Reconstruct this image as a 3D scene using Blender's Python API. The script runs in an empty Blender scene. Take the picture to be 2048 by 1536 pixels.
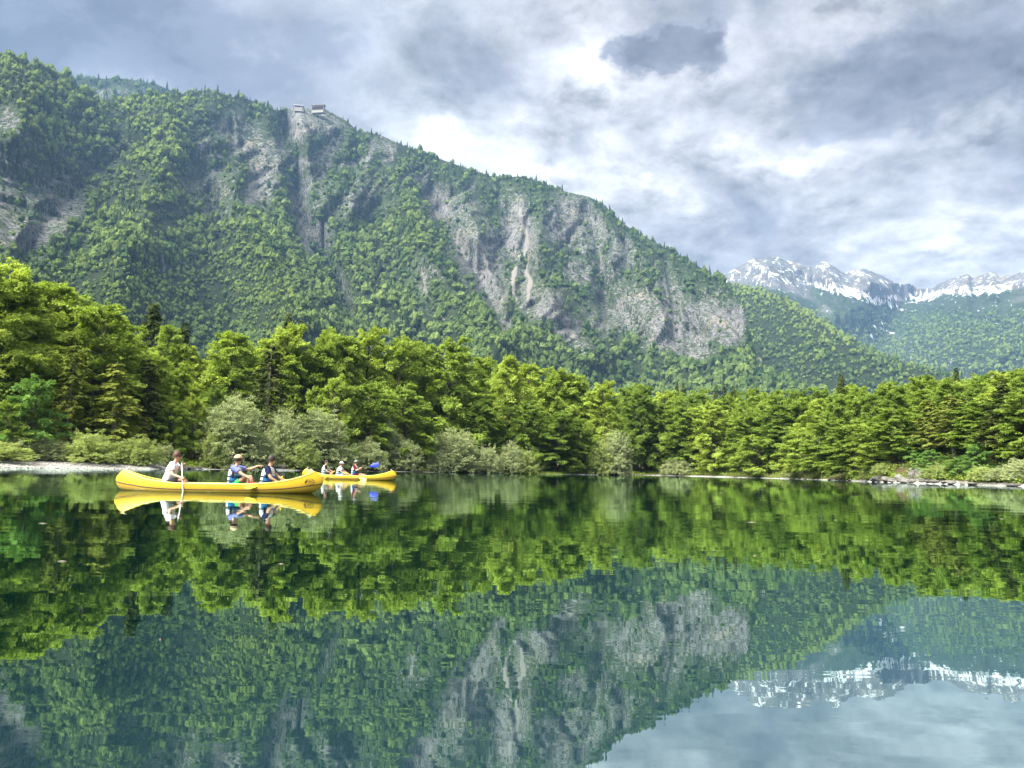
import bpy, bmesh, math, random
import numpy as np
from mathutils import Vector, Matrix

random.seed(7)
rng = np.random.default_rng(7)
SC = bpy.context.scene
COL = SC.collection
R = math.radians

# ------------------------------------------------------------------ camera
FPX = 1539.0            # focal length in pixels of a 2048 wide picture
PITCH = R(6.35)
ROLL = R(1.18)
CAM_H = 0.74
cam_data = bpy.data.cameras.new('camera')
cam = bpy.data.objects.new('camera', cam_data)
COL.objects.link(cam)
cam_data.sensor_width = 36.0
cam_data.lens = 36.0 * FPX / 2048.0
cam_data.clip_start = 0.1
cam_data.clip_end = 40000
cam.matrix_world = (Matrix.Translation((0, 0, CAM_H)) @ Matrix.Rotation(R(90) + PITCH, 4, 'X')
                    @ Matrix.Rotation(ROLL, 4, 'Z'))
SC.camera = cam


def ray(u, v):
    """unit-forward direction through a point of the photograph (2048 x 1536)"""
    u = np.asarray(u, float); v = np.asarray(v, float)
    x = (u - 1024.0) / FPX
    y = -(v - 768.0) / FPX
    cr, sr = math.cos(ROLL), math.sin(ROLL)
    x2 = x * cr - y * sr
    y2 = x * sr + y * cr
    cp, sp = math.cos(PITCH), math.sin(PITCH)
    return np.stack([x2, cp - sp * y2, sp + cp * y2], -1)


def horizon_v(u):
    x = (np.asarray(u, float) - 1024.0) / FPX
    y = (-math.tan(PITCH) - x * math.sin(ROLL)) / math.cos(ROLL)
    return 768.0 - y * FPX


def at(u, v, d):
    """world point seen at (u, v) whose horizontal distance is d metres"""
    r = ray(u, v)
    h = np.hypot(r[..., 0], r[..., 1])
    p = r * (np.asarray(d, float) / h)[..., None]
    p[..., 2] += CAM_H
    return p


# ------------------------------------------------------------------ sun, sky, exposure
SUN_EL, SUN_AZ = R(54), R(-126)      # azimuth clockwise from +Y (the view direction)
sun_pos = Vector((math.cos(SUN_EL) * math.sin(SUN_AZ), math.cos(SUN_EL) * math.cos(SUN_AZ), math.sin(SUN_EL)))
sun_data = bpy.data.lights.new('sun', 'SUN')
sun_data.energy = 5.0
sun_data.angle = R(45.0)
sun_data.color = (1.0, 0.95, 0.86)
sun = bpy.data.objects.new('sun', sun_data)
COL.objects.link(sun)
sun.rotation_euler = sun_pos.to_track_quat('Z', 'Y').to_euler()

SC.view_settings.view_transform = 'Standard'
SC.view_settings.look = 'None'
SC.view_settings.exposure = 2.05
SC.view_settings.gamma = 1.0
SC.view_settings.use_curve_mapping = False
SC.render.engine = 'CYCLES'
SC.cycles.use_denoising = True
SC.cycles.max_bounces = 6
SC.cycles.diffuse_bounces = 4
SC.cycles.glossy_bounces = 2
SC.cycles.transmission_bounces = 3
SC.cycles.volume_bounces = 0
SC.cycles.transparent_max_bounces = 6
SC.cycles.caustics_reflective = False
SC.cycles.caustics_refractive = False
SC.cycles.sample_clamp_indirect = 4.0


class NT:
    """small helper for node trees"""
    def __init__(self, tree):
        self.t = tree
        self.n = tree.nodes
        self.l = tree.links

    def node(self, kind, **kw):
        n = self.n.new(kind)
        for k, val in kw.items():
            setattr(n, k, val)
        return n

    def put(self, sock, val):
        if isinstance(val, bpy.types.NodeSocket):
            self.l.new(val, sock)
        elif val is not None:
            sock.default_value = val

    def math(self, op, a, b=None, c=None, clamp=False):
        n = self.node('ShaderNodeMath', operation=op, use_clamp=clamp)
        self.put(n.inputs[0], a); self.put(n.inputs[1], b)
        if c is not None:
            self.put(n.inputs[2], c)
        return n.outputs[0]

    def vmath(self, op, a, b=None):
        n = self.node('ShaderNodeVectorMath', operation=op)
        self.put(n.inputs[0], a)
        if b is not None:
            self.put(n.inputs[1], b)
        return n.outputs['Value'] if op in ('DOT_PRODUCT', 'LENGTH') else n.outputs[0]

    def noise(self, vec, scale, detail=4.0, rough=0.55, dist=0.0, lac=2.0):
        n = self.node('ShaderNodeTexNoise')
        self.put(n.inputs['Vector'], vec)
        n.inputs['Scale'].default_value = scale
        n.inputs['Detail'].default_value = detail
        n.inputs['Roughness'].default_value = rough
        n.inputs['Lacunarity'].default_value = lac
        n.inputs['Distortion'].default_value = dist
        return n.outputs['Fac']

    def ramp(self, fac, stops, interp='LINEAR'):
        n = self.node('ShaderNodeValToRGB')
        n.color_ramp.interpolation = interp
        e = n.color_ramp.elements
        while len(e) < len(stops):
            e.new(0.5)
        for el, (pos, c) in zip(e, stops):
            el.position = pos
            el.color = (*c, 1.0) if len(c) == 3 else c
        self.put(n.inputs[0], fac)
        return n.outputs[0]

    def mix(self, fac, a, b, blend='MIX'):
        n = self.node('ShaderNodeMix', data_type='RGBA', blend_type=blend)
        self.put(n.inputs['Factor'], fac)
        self.put(n.inputs['A'], a if isinstance(a, bpy.types.NodeSocket) else (*a, 1.0))
        self.put(n.inputs['B'], b if isinstance(b, bpy.types.NodeSocket) else (*b, 1.0))
        return n.outputs['Result']

    def smooth(self, x, lo, hi, a=0.0, b=1.0):
        n = self.node('ShaderNodeMapRange', interpolation_type='SMOOTHSTEP')
        self.put(n.inputs['Value'], x)
        n.inputs['From Min'].default_value = lo
        n.inputs['From Max'].default_value = hi
        n.inputs['To Min'].default_value = a
        n.inputs['To Max'].default_value = b
        return n.outputs['Result']


# the sky: Nishita behind a layer of broken cumulus seen from below
world = bpy.data.worlds.new('World')
SC.world = world
world.use_nodes = True
world.cycles.sampling_method = 'MANUAL'
world.cycles.sample_map_resolution = 256
W = NT(world.node_tree)
W.n.clear()
out = W.node('ShaderNodeOutputWorld')
bg = W.node('ShaderNodeBackground')
bg.inputs['Strength'].default_value = 0.50
W.l.new(bg.outputs[0], out.inputs[0])
skyt = W.node('ShaderNodeTexSky', sky_type='NISHITA')
skyt.sun_disc = False
skyt.sun_elevation = SUN_EL
skyt.sun_rotation = SUN_AZ
skyt.altitude = 500
sky_blue = W.mix(1.0, skyt.outputs[0], (0.12, 0.12, 0.12), 'MULTIPLY')
tc = W.node('ShaderNodeTexCoord')
DIR = tc.outputs['Generated']
sep = W.node('ShaderNodeSeparateXYZ')
W.l.new(DIR, sep.inputs[0])
zz = W.math('ADD', W.math('MAXIMUM', sep.outputs[2], 0.0), 0.34)
comb = W.node('ShaderNodeCombineXYZ')
W.put(comb.inputs[0], W.math('DIVIDE', sep.outputs[0], zz))
W.put(comb.inputs[1], W.math('DIVIDE', sep.outputs[1], zz))
comb.inputs[2].default_value = 3.7
PL = comb.outputs[0]
n_big = W.noise(PL, 1.35, 3.0, 0.5, 0.35)
n_mid = W.noise(PL, 3.4, 7.0, 0.58, 0.25)
n_fine = W.noise(PL, 9.0, 7.0, 0.62, 0.15)
# warp direction a little so that single clouds get ragged edges
wn = W.node('ShaderNodeTexNoise'); W.put(wn.inputs['Vector'], PL)
wn.inputs['Scale'].default_value = 6.5; wn.inputs['Detail'].default_value = 5.0; wn.inputs['Roughness'].default_value = 0.62
warp = W.vmath('ADD', DIR, W.vmath('MULTIPLY', W.vmath('SUBTRACT', wn.outputs['Color'], (0.5, 0.5, 0.5)), (0.17, 0.12, 0.12)))
WD = W.vmath('NORMALIZE', warp)


def blob(u, v, ru, rv, amp, sharp=False):
    """soft elliptical cloud (amp > 0) or gap (amp < 0) in one direction of the sky"""
    d0 = Vector(ray(u, v)).normalized()
    right = Vector((d0.y, -d0.x, 0)).normalized()
    up = right.cross(d0)
    a = W.math('DIVIDE', W.vmath('DOT_PRODUCT', WD, tuple(right)), ru / FPX)
    b = W.math('DIVIDE', W.vmath('DOT_PRODUCT', WD, tuple(up)), rv / FPX)
    q = W.math('ADD', W.math('MULTIPLY', a, a), W.math('MULTIPLY', b, b))
    g = W.math('EXPONENT', W.math('MULTIPLY', q, -1.0))
    if sharp:
        g = W.smooth(W.math('ADD', g, W.math('MULTIPLY', W.math('SUBTRACT', n_fine, 0.5), 1.1)), 0.26, 0.80)
    front = W.math('GREATER_THAN', W.vmath('DOT_PRODUCT', WD, tuple(d0)), 0.3)
    return W.math('MULTIPLY', W.math('MULTIPLY', g, front), amp)


T = W.math('ADD', W.math('MULTIPLY', n_big, 0.50), W.math('MULTIPLY', n_mid, 0.92))
T = W.math('ADD', T, W.math('MULTIPLY', n_fine, 0.36))
T = W.math('SUBTRACT', T, 0.395)
T = W.math('ADD', W.math('MULTIPLY', W.math('SUBTRACT', T, 0.43), 1.35), 0.43)
CLOUDS = [(1365, 98, 84, 44, 0.30, True), (1275, 112, 46, 36, 0.24, True), (1385, 60, 36, 34, 0.10, True), (900, 150, 170, 60, 0.13), (620, 60, 380, 120, 0.17),
          (1850, 165, 230, 65, 0.24), (1990, 60, 130, 120, 0.16), (1400, 480, 130, 40, 0.12), (1650, 415, 300, 55, 0.12),
          (1620, 500, 120, 30, 0.10), (200, 60, 300, 120, 0.13),
          (900, 255, 110, 50, -0.24), (1010, 180, 120, 40, -0.06), (1710, 58, 95, 40, -0.12), (1580, 190, 60, 30, -0.10), (1500, 40, 50, 50, -0.06),
          (1200, 130, 50, 90, -0.18), (1430, 30, 40, 50, -0.12), (1180, 330, 150, 30, -0.07),
          (1600, 300, 250, 24, -0.06), (460, 160, 40, 50, -0.04)]
for c in CLOUDS:
    T = W.math('ADD', T, blob(*c))
cl = W.ramp(T, [(0.16, (1.35, 1.37, 1.4)), (0.25, (0.90, 0.92, 0.94)), (0.34, (0.66, 0.68, 0.70)), (0.46, (0.43, 0.44, 0.46)),
                (0.60, (0.285, 0.293, 0.315)), (0.78, (0.165, 0.175, 0.205)), (0.95, (0.10, 0.105, 0.125))], 'EASE')
# light catching the rims of the puffs (towards the hidden sun)
n_off = W.noise(W.vmath('ADD', PL, (0.05, 0.06, 0.0)), 3.4, 7.0, 0.58, 0.25)
n_off2 = W.noise(W.vmath('ADD', PL, (0.018, 0.022, 0.0)), 9.0, 5.0, 0.62, 0.15)
rim = W.math('ADD', W.math('MULTIPLY', W.math('SUBTRACT', n_mid, n_off), 3.4), W.math('MULTIPLY', W.math('SUBTRACT', n_fine, n_off2), 1.9))
rim = W.math('ADD', W.math('MULTIPLY', rim, W.smooth(sep.outputs[0], -0.35, 0.1, 0.35, 1.0)), 1.0)
rimc = W.node('ShaderNodeCombineXYZ')
for q_ in range(3):
    W.put(rimc.inputs[q_], W.math('MAXIMUM', rim, 0.45))
cl = W.mix(1.0, cl, rimc.outputs[0], 'MULTIPLY')
cl = W.mix(1.0, cl, W.mix(W.smooth(T, 0.10, 0.26), (1.5, 1.5, 1.5), (1.0, 1.0, 1.0)), 'MULTIPLY')   # thin cloud lit through by the sun
cl = W.mix(1.0, cl, (1.03, 1.0, 0.965), 'MULTIPLY')
# bluish veil towards the left part of the sky, warmer grey to the right
side = W.smooth(sep.outputs[0], -0.45, 0.15, 1.0, 0.0)
cl = W.mix(W.math('MULTIPLY', side, 0.85), cl, W.mix(1.0, cl, (0.93, 1.0, 1.10), 'MULTIPLY'))
hor = W.smooth(sep.outputs[2], 0.0, 0.32, 1.0, 0.0)
cl = W.mix(W.math('MULTIPLY', hor, 0.42), cl, (0.50, 0.515, 0.54))
cover = W.smooth(T, 0.02, 0.16, 0.82, 1.0)
W.l.new(W.mix(cover, sky_blue, cl), bg.inputs['Color'])

# ------------------------------------------------------------------ helpers for meshes and materials
def new_mat(name):
    m = bpy.data.materials.new(name)
    m.use_nodes = True
    t = NT(m.node_tree)
    t.n.clear()
    t.out = t.node('ShaderNodeOutputMaterial')
    return m, t


def principled(t, color, rough=0.6, spec=0.3, normal=None, **kw):
    b = t.node('ShaderNodeBsdfPrincipled')
    t.put(b.inputs['Base Color'], color if isinstance(color, bpy.types.NodeSocket) else (*color, 1.0))
    t.put(b.inputs['Roughness'], rough)
    t.put(b.inputs['Specular IOR Level'], spec)
    if normal is not None:
        t.l.new(normal, b.inputs['Normal'])
    return b


def simple_mat(name, color, rough=0.6, spec=0.3, var=0.12, scale=8.0, bump=0.0):
    """plain coloured surface with a little mottling so that it is not uniform"""
    m, t = new_mat(name)
    tcn = t.node('ShaderNodeTexCoord')
    n = t.noise(tcn.outputs['Object'], scale, 5.0, 0.6)
    lo = tuple(c * (1 - var) for c in color)
    hi = tuple(min(1.0, c * (1 + var)) for c in color)
    nrm = None
    if bump:
        b = t.node('ShaderNodeBump')
        b.inputs['Strength'].default_value = 0.6
        b.inputs['Distance'].default_value = bump
        t.l.new(n, b.inputs['Height'])
        nrm = b.outputs[0]
    b = principled(t, t.ramp(n, [(0.3, lo), (0.7, hi)]), rough, spec, nrm)
    t.l.new(b.outputs[0], t.out.inputs[0])
    return m


def np_mesh(name, verts, faces, smooth=False, attrs=None, fattrs=None):
    """mesh from numpy arrays; faces is (n,3) or (n,4), or a list of such arrays"""
    me = bpy.data.meshes.new(name)
    verts = np.asarray(verts, np.float32)
    if not isinstance(faces, list):
        faces = [faces]
    faces = [np.asarray(f, np.int32) for f in faces if len(f)]
    me.vertices.add(len(verts))
    me.vertices.foreach_set('co', verts.ravel())
    idx = np.concatenate([f.ravel() for f in faces])
    sizes = np.concatenate([np.full(len(f), f.shape[1], np.int32) for f in faces])
    me.loops.add(len(idx))
    me.loops.foreach_set('vertex_index', idx)
    me.polygons.add(len(sizes))
    starts = np.concatenate([[0], np.cumsum(sizes)[:-1]]).astype(np.int32)
    me.polygons.foreach_set('loop_start', starts)
    me.polygons.foreach_set('use_smooth', np.full(len(sizes), smooth))
    for k, val in (attrs or {}).items():
        a = me.attributes.new(k, 'FLOAT', 'POINT')
        a.data.foreach_set('value', np.asarray(val, np.float32).ravel())
    for k, val in (fattrs or {}).items():
        a = me.attributes.new(k, 'FLOAT', 'FACE')
        a.data.foreach_set('value', np.asarray(val, np.float32).ravel())
    me.update(calc_edges=True)
    return me


def link(name, me, mats=None, parent=None, **props):
    o = bpy.data.objects.new(name, me)
    COL.objects.link(o)
    if mats is not None and me is not None:
        for m in (mats if isinstance(mats, (list, tuple)) else [mats]):
            if m.name not in [x.name for x in me.materials if x]:
                me.materials.append(m)
    if parent is not None:
        o.parent = parent
    for k, val in props.items():
        o[k] = val
    return o


def empty(name, loc=(0, 0, 0), rz=0.0, label=None, category=None, group=None):
    o = bpy.data.objects.new(name, None)
    COL.objects.link(o)
    o.empty_display_size = 0.2
    o.location = loc
    o.rotation_euler = (0, 0, rz)
    if label: o['label'] = label
    if category: o['category'] = category
    if group: o['group'] = group
    return o


def vnoise(p, seed=0):
    """value noise on (n,2) or (n,3) points"""
    p = np.asarray(p, float)
    i = np.floor(p).astype(np.int64)
    f = p - i
    f = f * f * (3 - 2 * f)
    dim = p.shape[-1]
    res = 0.0
    for c in range(2 ** dim):
        w = 1.0
        h = np.full(p.shape[:-1], seed * 374761393 + 1013, np.int64)
        for a in range(dim):
            bit = (c >> a) & 1
            w = w * (f[..., a] if bit else 1 - f[..., a])
            h = (h ^ ((i[..., a] + bit) * (668265263, 2147483647 - 40503, 1274126177)[a])) & 0xFFFFFFFF
            h = (h * 2246822519 + 3266489917) & 0xFFFFFFFF
            h = h ^ (h >> 15)
        res = res + w * ((h & 0xFFFF) / 65535.0)
    return res


def fbm(p, octaves=4, seed=0, gain=0.5):
    p = np.asarray(p, float)
    s, a, tot = 0.0, 1.0, 0.0
    for k in range(octaves):
        s = s + a * vnoise(p * (2.03 ** k) + 17.3 * k, seed + k)
        tot += a
        a *= gain
    return s / tot * 2 - 1


def lerp_pts(x, pts):
    return np.interp(x, [p[0] for p in pts], [p[1] for p in pts])


def seg_dist(px, py, line):
    """distance to a polyline and the parameter 0..1 along it"""
    best = np.full(np.shape(px), 1e9)
    tb = np.zeros(np.shape(px))
    n = len(line) - 1
    for k in range(n):
        (x0, y0), (x1, y1) = line[k][:2], line[k + 1][:2]
        dx, dy = x1 - x0, y1 - y0
        t = np.clip(((px - x0) * dx + (py - y0) * dy) / (dx * dx + dy * dy + 1e-9), 0, 1)
        d = np.hypot(px - x0 - t * dx, py - y0 - t * dy)
        m = d < best
        best = np.where(m, d, best)
        tb = np.where(m, (k + t) / n, tb)
    return best, tb


def sstep(x, a, b):
    t = np.clip((x - a) / (b - a), 0, 1)
    return t * t * (3 - 2 * t)


def grid_faces(nr, nc):
    i = np.arange(nr - 1)[:, None] * nc + np.arange(nc - 1)[None, :]
    i = i.ravel()
    return np.stack([i, i + 1, i + nc + 1, i + nc], -1)


# ------------------------------------------------------------------ the lake shore and the ground
SHORE = [(-900, 60), (-400, 66), (-100, 76), (40, 82), (160, 84), (300, 88), (345, 96), (420, 104), (560, 106), (640, 118), (800, 132),
         (900, 140), (1000, 146), (1100, 152), (1170, 158), (1238, 161), (1254, 176), (1275, 204), (1320, 208), (1450, 196), (1560, 178),
         (1650, 158), (1740, 134), (1800, 122), (1900, 116), (2048, 108), (2300, 96), (2700, 84)]
az_tab = np.array([math.atan2(*ray(u, float(horizon_v(u)))[:2]) for u, _ in SHORE])
d_tab = np.array([d for _, d in SHORE], float)
# round the rest of the lake behind the camera
az_all = np.concatenate([[-math.pi, -R(120), -R(85)], az_tab, [R(85), R(120), math.pi]])
d_all = np.concatenate([[900, 620, 160], d_tab, [190, 700, 900]])


def shore_d(az):
    return np.interp(az, az_all, d_all)


def u_of_az(az):
    return np.interp(az, az_tab, [s[0] for s in SHORE])


def land_z(x, y):
    x = np.asarray(x, float); y = np.asarray(y, float)
    az = np.arctan2(x, y)
    d = np.hypot(x, y)
    e = d - shore_d(az) + 1.6 * fbm(np.stack([x, y], -1) / 9.0, 3, 5)
    u = u_of_az(az)
    steep = sstep(u, 1700, 1790) * 0.20 + sstep(u, 1270, 1330) * 0.10
    beach = 0.055 + 0.05 * (1 - sstep(u, 330, 420))
    up = np.clip(e, 0, 14) * (beach + steep) + np.clip(e - 14, 0, 300) * 0.03
    up = up + np.clip(e, 0, 5) / 5 * (0.12 + 0.5 * sstep(e, 4, 30)) * fbm(np.stack([x, y], -1) / 6.0, 3, 9)
    return np.where(e < 0, np.maximum(e * 0.12, -6.0), up)


az_g = np.concatenate([np.linspace(-math.pi, -R(50), 60), np.linspace(-R(49.5), R(49.5), 520), np.linspace(R(50), math.pi, 60)])
r_g = np.concatenate([[1.0], np.geomspace(10, 55, 8), np.linspace(58, 245, 190), np.geomspace(250, 6800, 45)])
A, D = np.meshgrid(az_g, r_g)
X, Y = np.sin(A) * D, np.cos(A) * D
Z = land_z(X, Y)
Z = np.where(D > 700, np.minimum(Z, 14), Z)
E = D - shore_d(A)

# ground material: pale gravel at the water's edge, dark leaf litter and moss further in
m_ground, t = new_mat('ground')
geo = t.node('ShaderNodeNewGeometry')
atE = t.node('ShaderNodeAttribute', attribute_name='inland')
atB = t.node('ShaderNodeAttribute', attribute_name='gravel')
n1 = t.noise(geo.outputs['Position'], 0.9, 6.0, 0.6)
n2 = t.noise(geo.outputs['Position'], 6.0, 4.0, 0.7)
litter = t.ramp(n1, [(0.3, (0.045, 0.030, 0.018)), (0.5, (0.075, 0.055, 0.03)), (0.56, (0.05, 0.07, 0.02)), (0.8, (0.07, 0.11, 0.025))])
gravel = t.ramp(n2, [(0.25, (0.17, 0.16, 0.14)), (0.5, (0.30, 0.285, 0.26)), (0.75, (0.42, 0.40, 0.37))])
wet = t.smooth(atE.outputs['Fac'], 0.0, 0.5, 0.75, 1.0)
col = t.mix(t.smooth(t.math('ADD', atB.outputs['Fac'], t.math('MULTIPLY', t.math('SUBTRACT', n1, 0.5), 0.7)), 0.4, 0.6), litter, gravel)
bmp = t.node('ShaderNodeBump'); bmp.inputs['Distance'].default_value = 0.12
t.l.new(n2, bmp.inputs['Height'])
b = principled(t, col, 0.9, 0.15, bmp.outputs[0])
t.l.new(b.outputs[0], t.out.inputs[0])
Ug = u_of_az(A)
beach_w = (sstep(Ug, -400, 30) * (1 - sstep(Ug, 305, 345)) * 7.0 + sstep(Ug, 330, 350) * (1 - sstep(Ug, 400, 430)) * 6.0
           + sstep(Ug, 520, 545) * (1 - sstep(Ug, 600, 640)) * 6.0 + sstep(Ug, 1120, 1135) * (1 - sstep(Ug, 1190, 1215)) * 4.0
           + sstep(Ug, 1280, 1330) * 0.9 + 0.6)
grav = np.clip(1.0 - E / np.maximum(beach_w, 0.1), 0, 1) ** 0.35
me = np_mesh('ground', np.stack([X, Y, Z], -1).reshape(-1, 3), grid_faces(len(r_g), len(az_g))[:, ::-1], True,
             {'inland': E, 'gravel': grav})
ground = link('ground', me, m_ground, kind='structure', label='wooded lake shore with dark leaf litter and pale gravel edge')

# water
m_water, t = new_mat('lake water')
geo = t.node('ShaderNodeNewGeometry')
mp = t.node('ShaderNodeMapping'); mp.inputs['Scale'].default_value = (0.42, 1.0, 1.0)
t.l.new(geo.outputs['Position'], mp.inputs['Vector'])
w1 = t.noise(mp.outputs[0], 0.55, 2.0, 0.5, 0.6)
w2 = t.noise(mp.outputs[0], 2.6, 3.0, 0.5, 0.4)
calm = t.noise(geo.outputs['Position'], 0.05, 3.0, 0.5, 0.5)
calm = t.smooth(calm, 0.35, 0.65, 0.25, 1.6)
hgt = t.math('ADD', t.math('MULTIPLY', w1, 1.0), t.math('MULTIPLY', w2, 0.16))
mp2 = t.node('ShaderNodeMapping'); mp2.inputs['Scale'].default_value = (0.16, 1.0, 1.0)
t.l.new(geo.outputs['Position'], mp2.inputs['Vector'])
w3 = t.noise(mp2.outputs[0], 5.5, 2.0, 0.5, 0.3)
hgt = t.math('ADD', hgt, t.math('MULTIPLY', w3, 0.10))
hgt = t.math('MULTIPLY', hgt, calm)


def ring_wave(cx, cy, k, fade, amp):
    """rings spreading from a paddle stroke"""
    dd = t.vmath('LENGTH', t.vmath('SUBTRACT', geo.outputs['Position'], (cx, cy, 0.0)))
    return t.math('MULTIPLY', t.math('MULTIPLY', t.math('SINE', t.math('MULTIPLY', dd, k)), t.math('EXPONENT', t.math('MULTIPLY', dd, -fade))), amp)


for (u_, dep, dx, dy, amp_) in ((443, 20.5, -0.72, -0.55, 0.30), (443, 20.5, -2.75, -0.1, 0.20), (699, 43.5, -1.2, -0.6, 0.4)):
    q_ = at(u_, float(horizon_v(u_)), 1.0); q_ = q_ * (dep / q_[1])
    hgt = t.math('ADD', hgt, ring_wave(float(q_[0]) + dx, float(q_[1]) + dy, 21.0, 0.75, amp_))
bmp = t.node('ShaderNodeBump'); bmp.inputs['Strength'].default_value = 1.0; bmp.inputs['Distance'].default_value = 0.0065
t.l.new(hgt, bmp.inputs['Height'])
fr = t.node('ShaderNodeFresnel'); fr.inputs['IOR'].default_value = 1.36
t.l.new(bmp.outputs[0], fr.inputs['Normal'])
fac = t.math('ADD', t.math('MULTIPLY', fr.outputs[0], 0.50), 0.50, clamp=True)
body = t.node('ShaderNodeBsdfDiffuse'); body.inputs['Color'].default_value = (0.0006, 0.0085, 0.0060, 1)
gl = t.node('ShaderNodeBsdfGlossy'); gl.inputs['Roughness'].default_value = 0.012
gl.inputs['Color'].default_value = (0.80, 0.96, 0.93, 1)
t.l.new(bmp.outputs[0], gl.inputs['Normal'])
mx = t.node('ShaderNodeMixShader')
t.l.new(fac, mx.inputs[0]); t.l.new(body.outputs[0], mx.inputs[1]); t.l.new(gl.outputs[0], mx.inputs[2])
t.l.new(mx.outputs[0], t.out.inputs[0])
aw = np.linspace(0, 2 * math.pi, 129)[:-1]
vw = [(0, 0, 0)] + [(math.sin(a) * 6600, math.cos(a) * 6600, 0) for a in aw]
fw = [(0, 1 + (k + 1) % 128, 1 + k) for k in range(128)]
water = link('water', np_mesh('water', vw, np.array(fw)), m_water, kind='structure', label='calm dark green lake mirroring forest and mountains')

# ------------------------------------------------------------------ mountains
def relief(us, top, rr, rf, vf_off, ridges, gullies, nt=190, gpow=0.9, flute=10.0, seed=1, back=16, back_dr=45.0, back_dz=26.0, jag=0.0, gul=None):
    """mountain side as rows from foot to crest plus a far side; returns world points, picture coordinates and row parameter"""
    us = np.asarray(us, float)
    t = np.linspace(0, 1, nt)
    U, Tt = np.meshgrid(us, t)
    vt = lerp_pts(us, top)
    if jag:
        vt = vt + jag * fbm(np.stack([us / 14.0, us * 0], -1), 4, seed + 40)
    vf = horizon_v(us) + vf_off
    V = vf[None, :] + (vt - vf)[None, :] * Tt
    Rr, Rf = lerp_pts(us, rr), lerp_pts(us, rf)
    Rm = Rf[None, :] + (Rr - Rf)[None, :] * Tt ** gpow
    fade = sstep(Tt, 0.0, 0.25)
    off = np.zeros_like(Rm)
    for line, wid0, wid1, amp in ridges:
        d, s = seg_dist(U, V, line)
        w = wid0 + (wid1 - wid0) * s
        k = np.clip(1 - d / w, 0, 1)
        off -= 1.3 * amp * (0.75 * k + 0.25 * k * k) * (0.5 + 0.5 * s)
    for line, wid0, wid1, amp in gullies:
        d, s = seg_dist(U, V, line)
        w = wid0 + (wid1 - wid0) * s
        k = np.clip(1 - d / w, 0, 1)
        off += 1.0 * amp * k
    P0 = at(U, V, Rm)
    # ribs and runnels down the slope, plus rough ground
    wx = P0[..., 0] + 0.35 * P0[..., 2] + 60 * fbm(P0[..., [0, 2]] / 260.0, 3, seed + 3)
    rib = fbm(np.stack([wx / 120.0, P0[..., 2] / 520.0], -1), 4, seed + 5)
    rib = 1 - np.abs(rib) * 2.2
    off -= 38 * rib * fade
    off -= flute * fbm(np.stack([wx / 30.0, P0[..., 2] / 110.0], -1), 4, seed + 8) * fade
    off -= 0.55 * flute * fbm(P0[..., [0, 2]] / 16.0, 3, seed + 9) * fade
    G = np.zeros_like(Rm)
    if gul is not None:
        gm = gul(U, V)
        w2 = P0[..., 0] - 0.25 * P0[..., 2] + 90 * fbm(P0[..., [0, 2]] / 240.0, 4, seed + 13)
        gA = np.abs(fbm(np.stack([w2 / 95.0, P0[..., 2] / 480.0], -1), 4, seed + 15))
        gB = np.abs(fbm(np.stack([w2 / 36.0 + 9.1, P0[..., 2] / 190.0], -1), 4, seed + 19))
        off += gm * fade * (46 * np.exp(-gA / 0.09) + 17 * np.exp(-gB / 0.10))
        G = gm * np.maximum(np.exp(-gA / 0.075), 0.72 * np.exp(-gB / 0.085)) * (0.75 + 0.5 * fbm(P0[..., [0, 2]] / 45.0, 3, seed + 23))
    Rm = Rm + off * sstep(1 - Tt, 0.0, 0.05)
    Rm = np.maximum.accumulate(Rm + 0.0, axis=0)
    P = at(U, V, Rm)
    # far side
    topP = P[-1]
    dirn = topP[:, :2] / np.linalg.norm(topP[:, :2], axis=1)[:, None]
    rows = []
    for k in range(1, back + 1):
        q = topP.copy()
        q[:, :2] += dirn * (k * back_dr)
        q[:, 2] -= back_dz * k * (0.55 + 0.05 * k) + 6 * fbm(q[:, :2] / 60.0, 3, seed + 11)
        rows.append(q)
    Pall = np.concatenate([P, np.array(rows)], 0)
    Ub = np.concatenate([U, np.repeat(U[-1:], back, 0)], 0)
    Vb = np.concatenate([V, np.repeat(V[-1:], back, 0)], 0)
    Gb = np.concatenate([G, np.repeat(G[-1:] * 0, back, 0)], 0)
    return (Pall, Ub, Vb, nt) if gul is None else (Pall, Ub, Vb, nt, Gb)


def ellipses(U, V, items):
    m = np.zeros_like(U)
    for (u, v, ru, rv, ang, s) in items:
        ca, sa = math.cos(R(ang)), math.sin(R(ang))
        dx, dy = U - u, V - v
        a = (dx * ca + dy * sa) / ru
        b = (-dx * sa + dy * ca) / rv
        m = np.maximum(m, s * np.clip(1.25 - 0.8 * (a * a + b * b), 0, 1))
    return m


def streaks(U, V, items):
    m = np.zeros_like(U)
    wob = 5 * fbm(np.stack([U / 9.0, V / 13.0], -1), 3, 77)
    for line, w, s in items:
        d, _ = seg_dist(U + wob, V, line)
        m = np.maximum(m, s * np.clip(1.3 - d / w, 0, 1))
    return m


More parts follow.
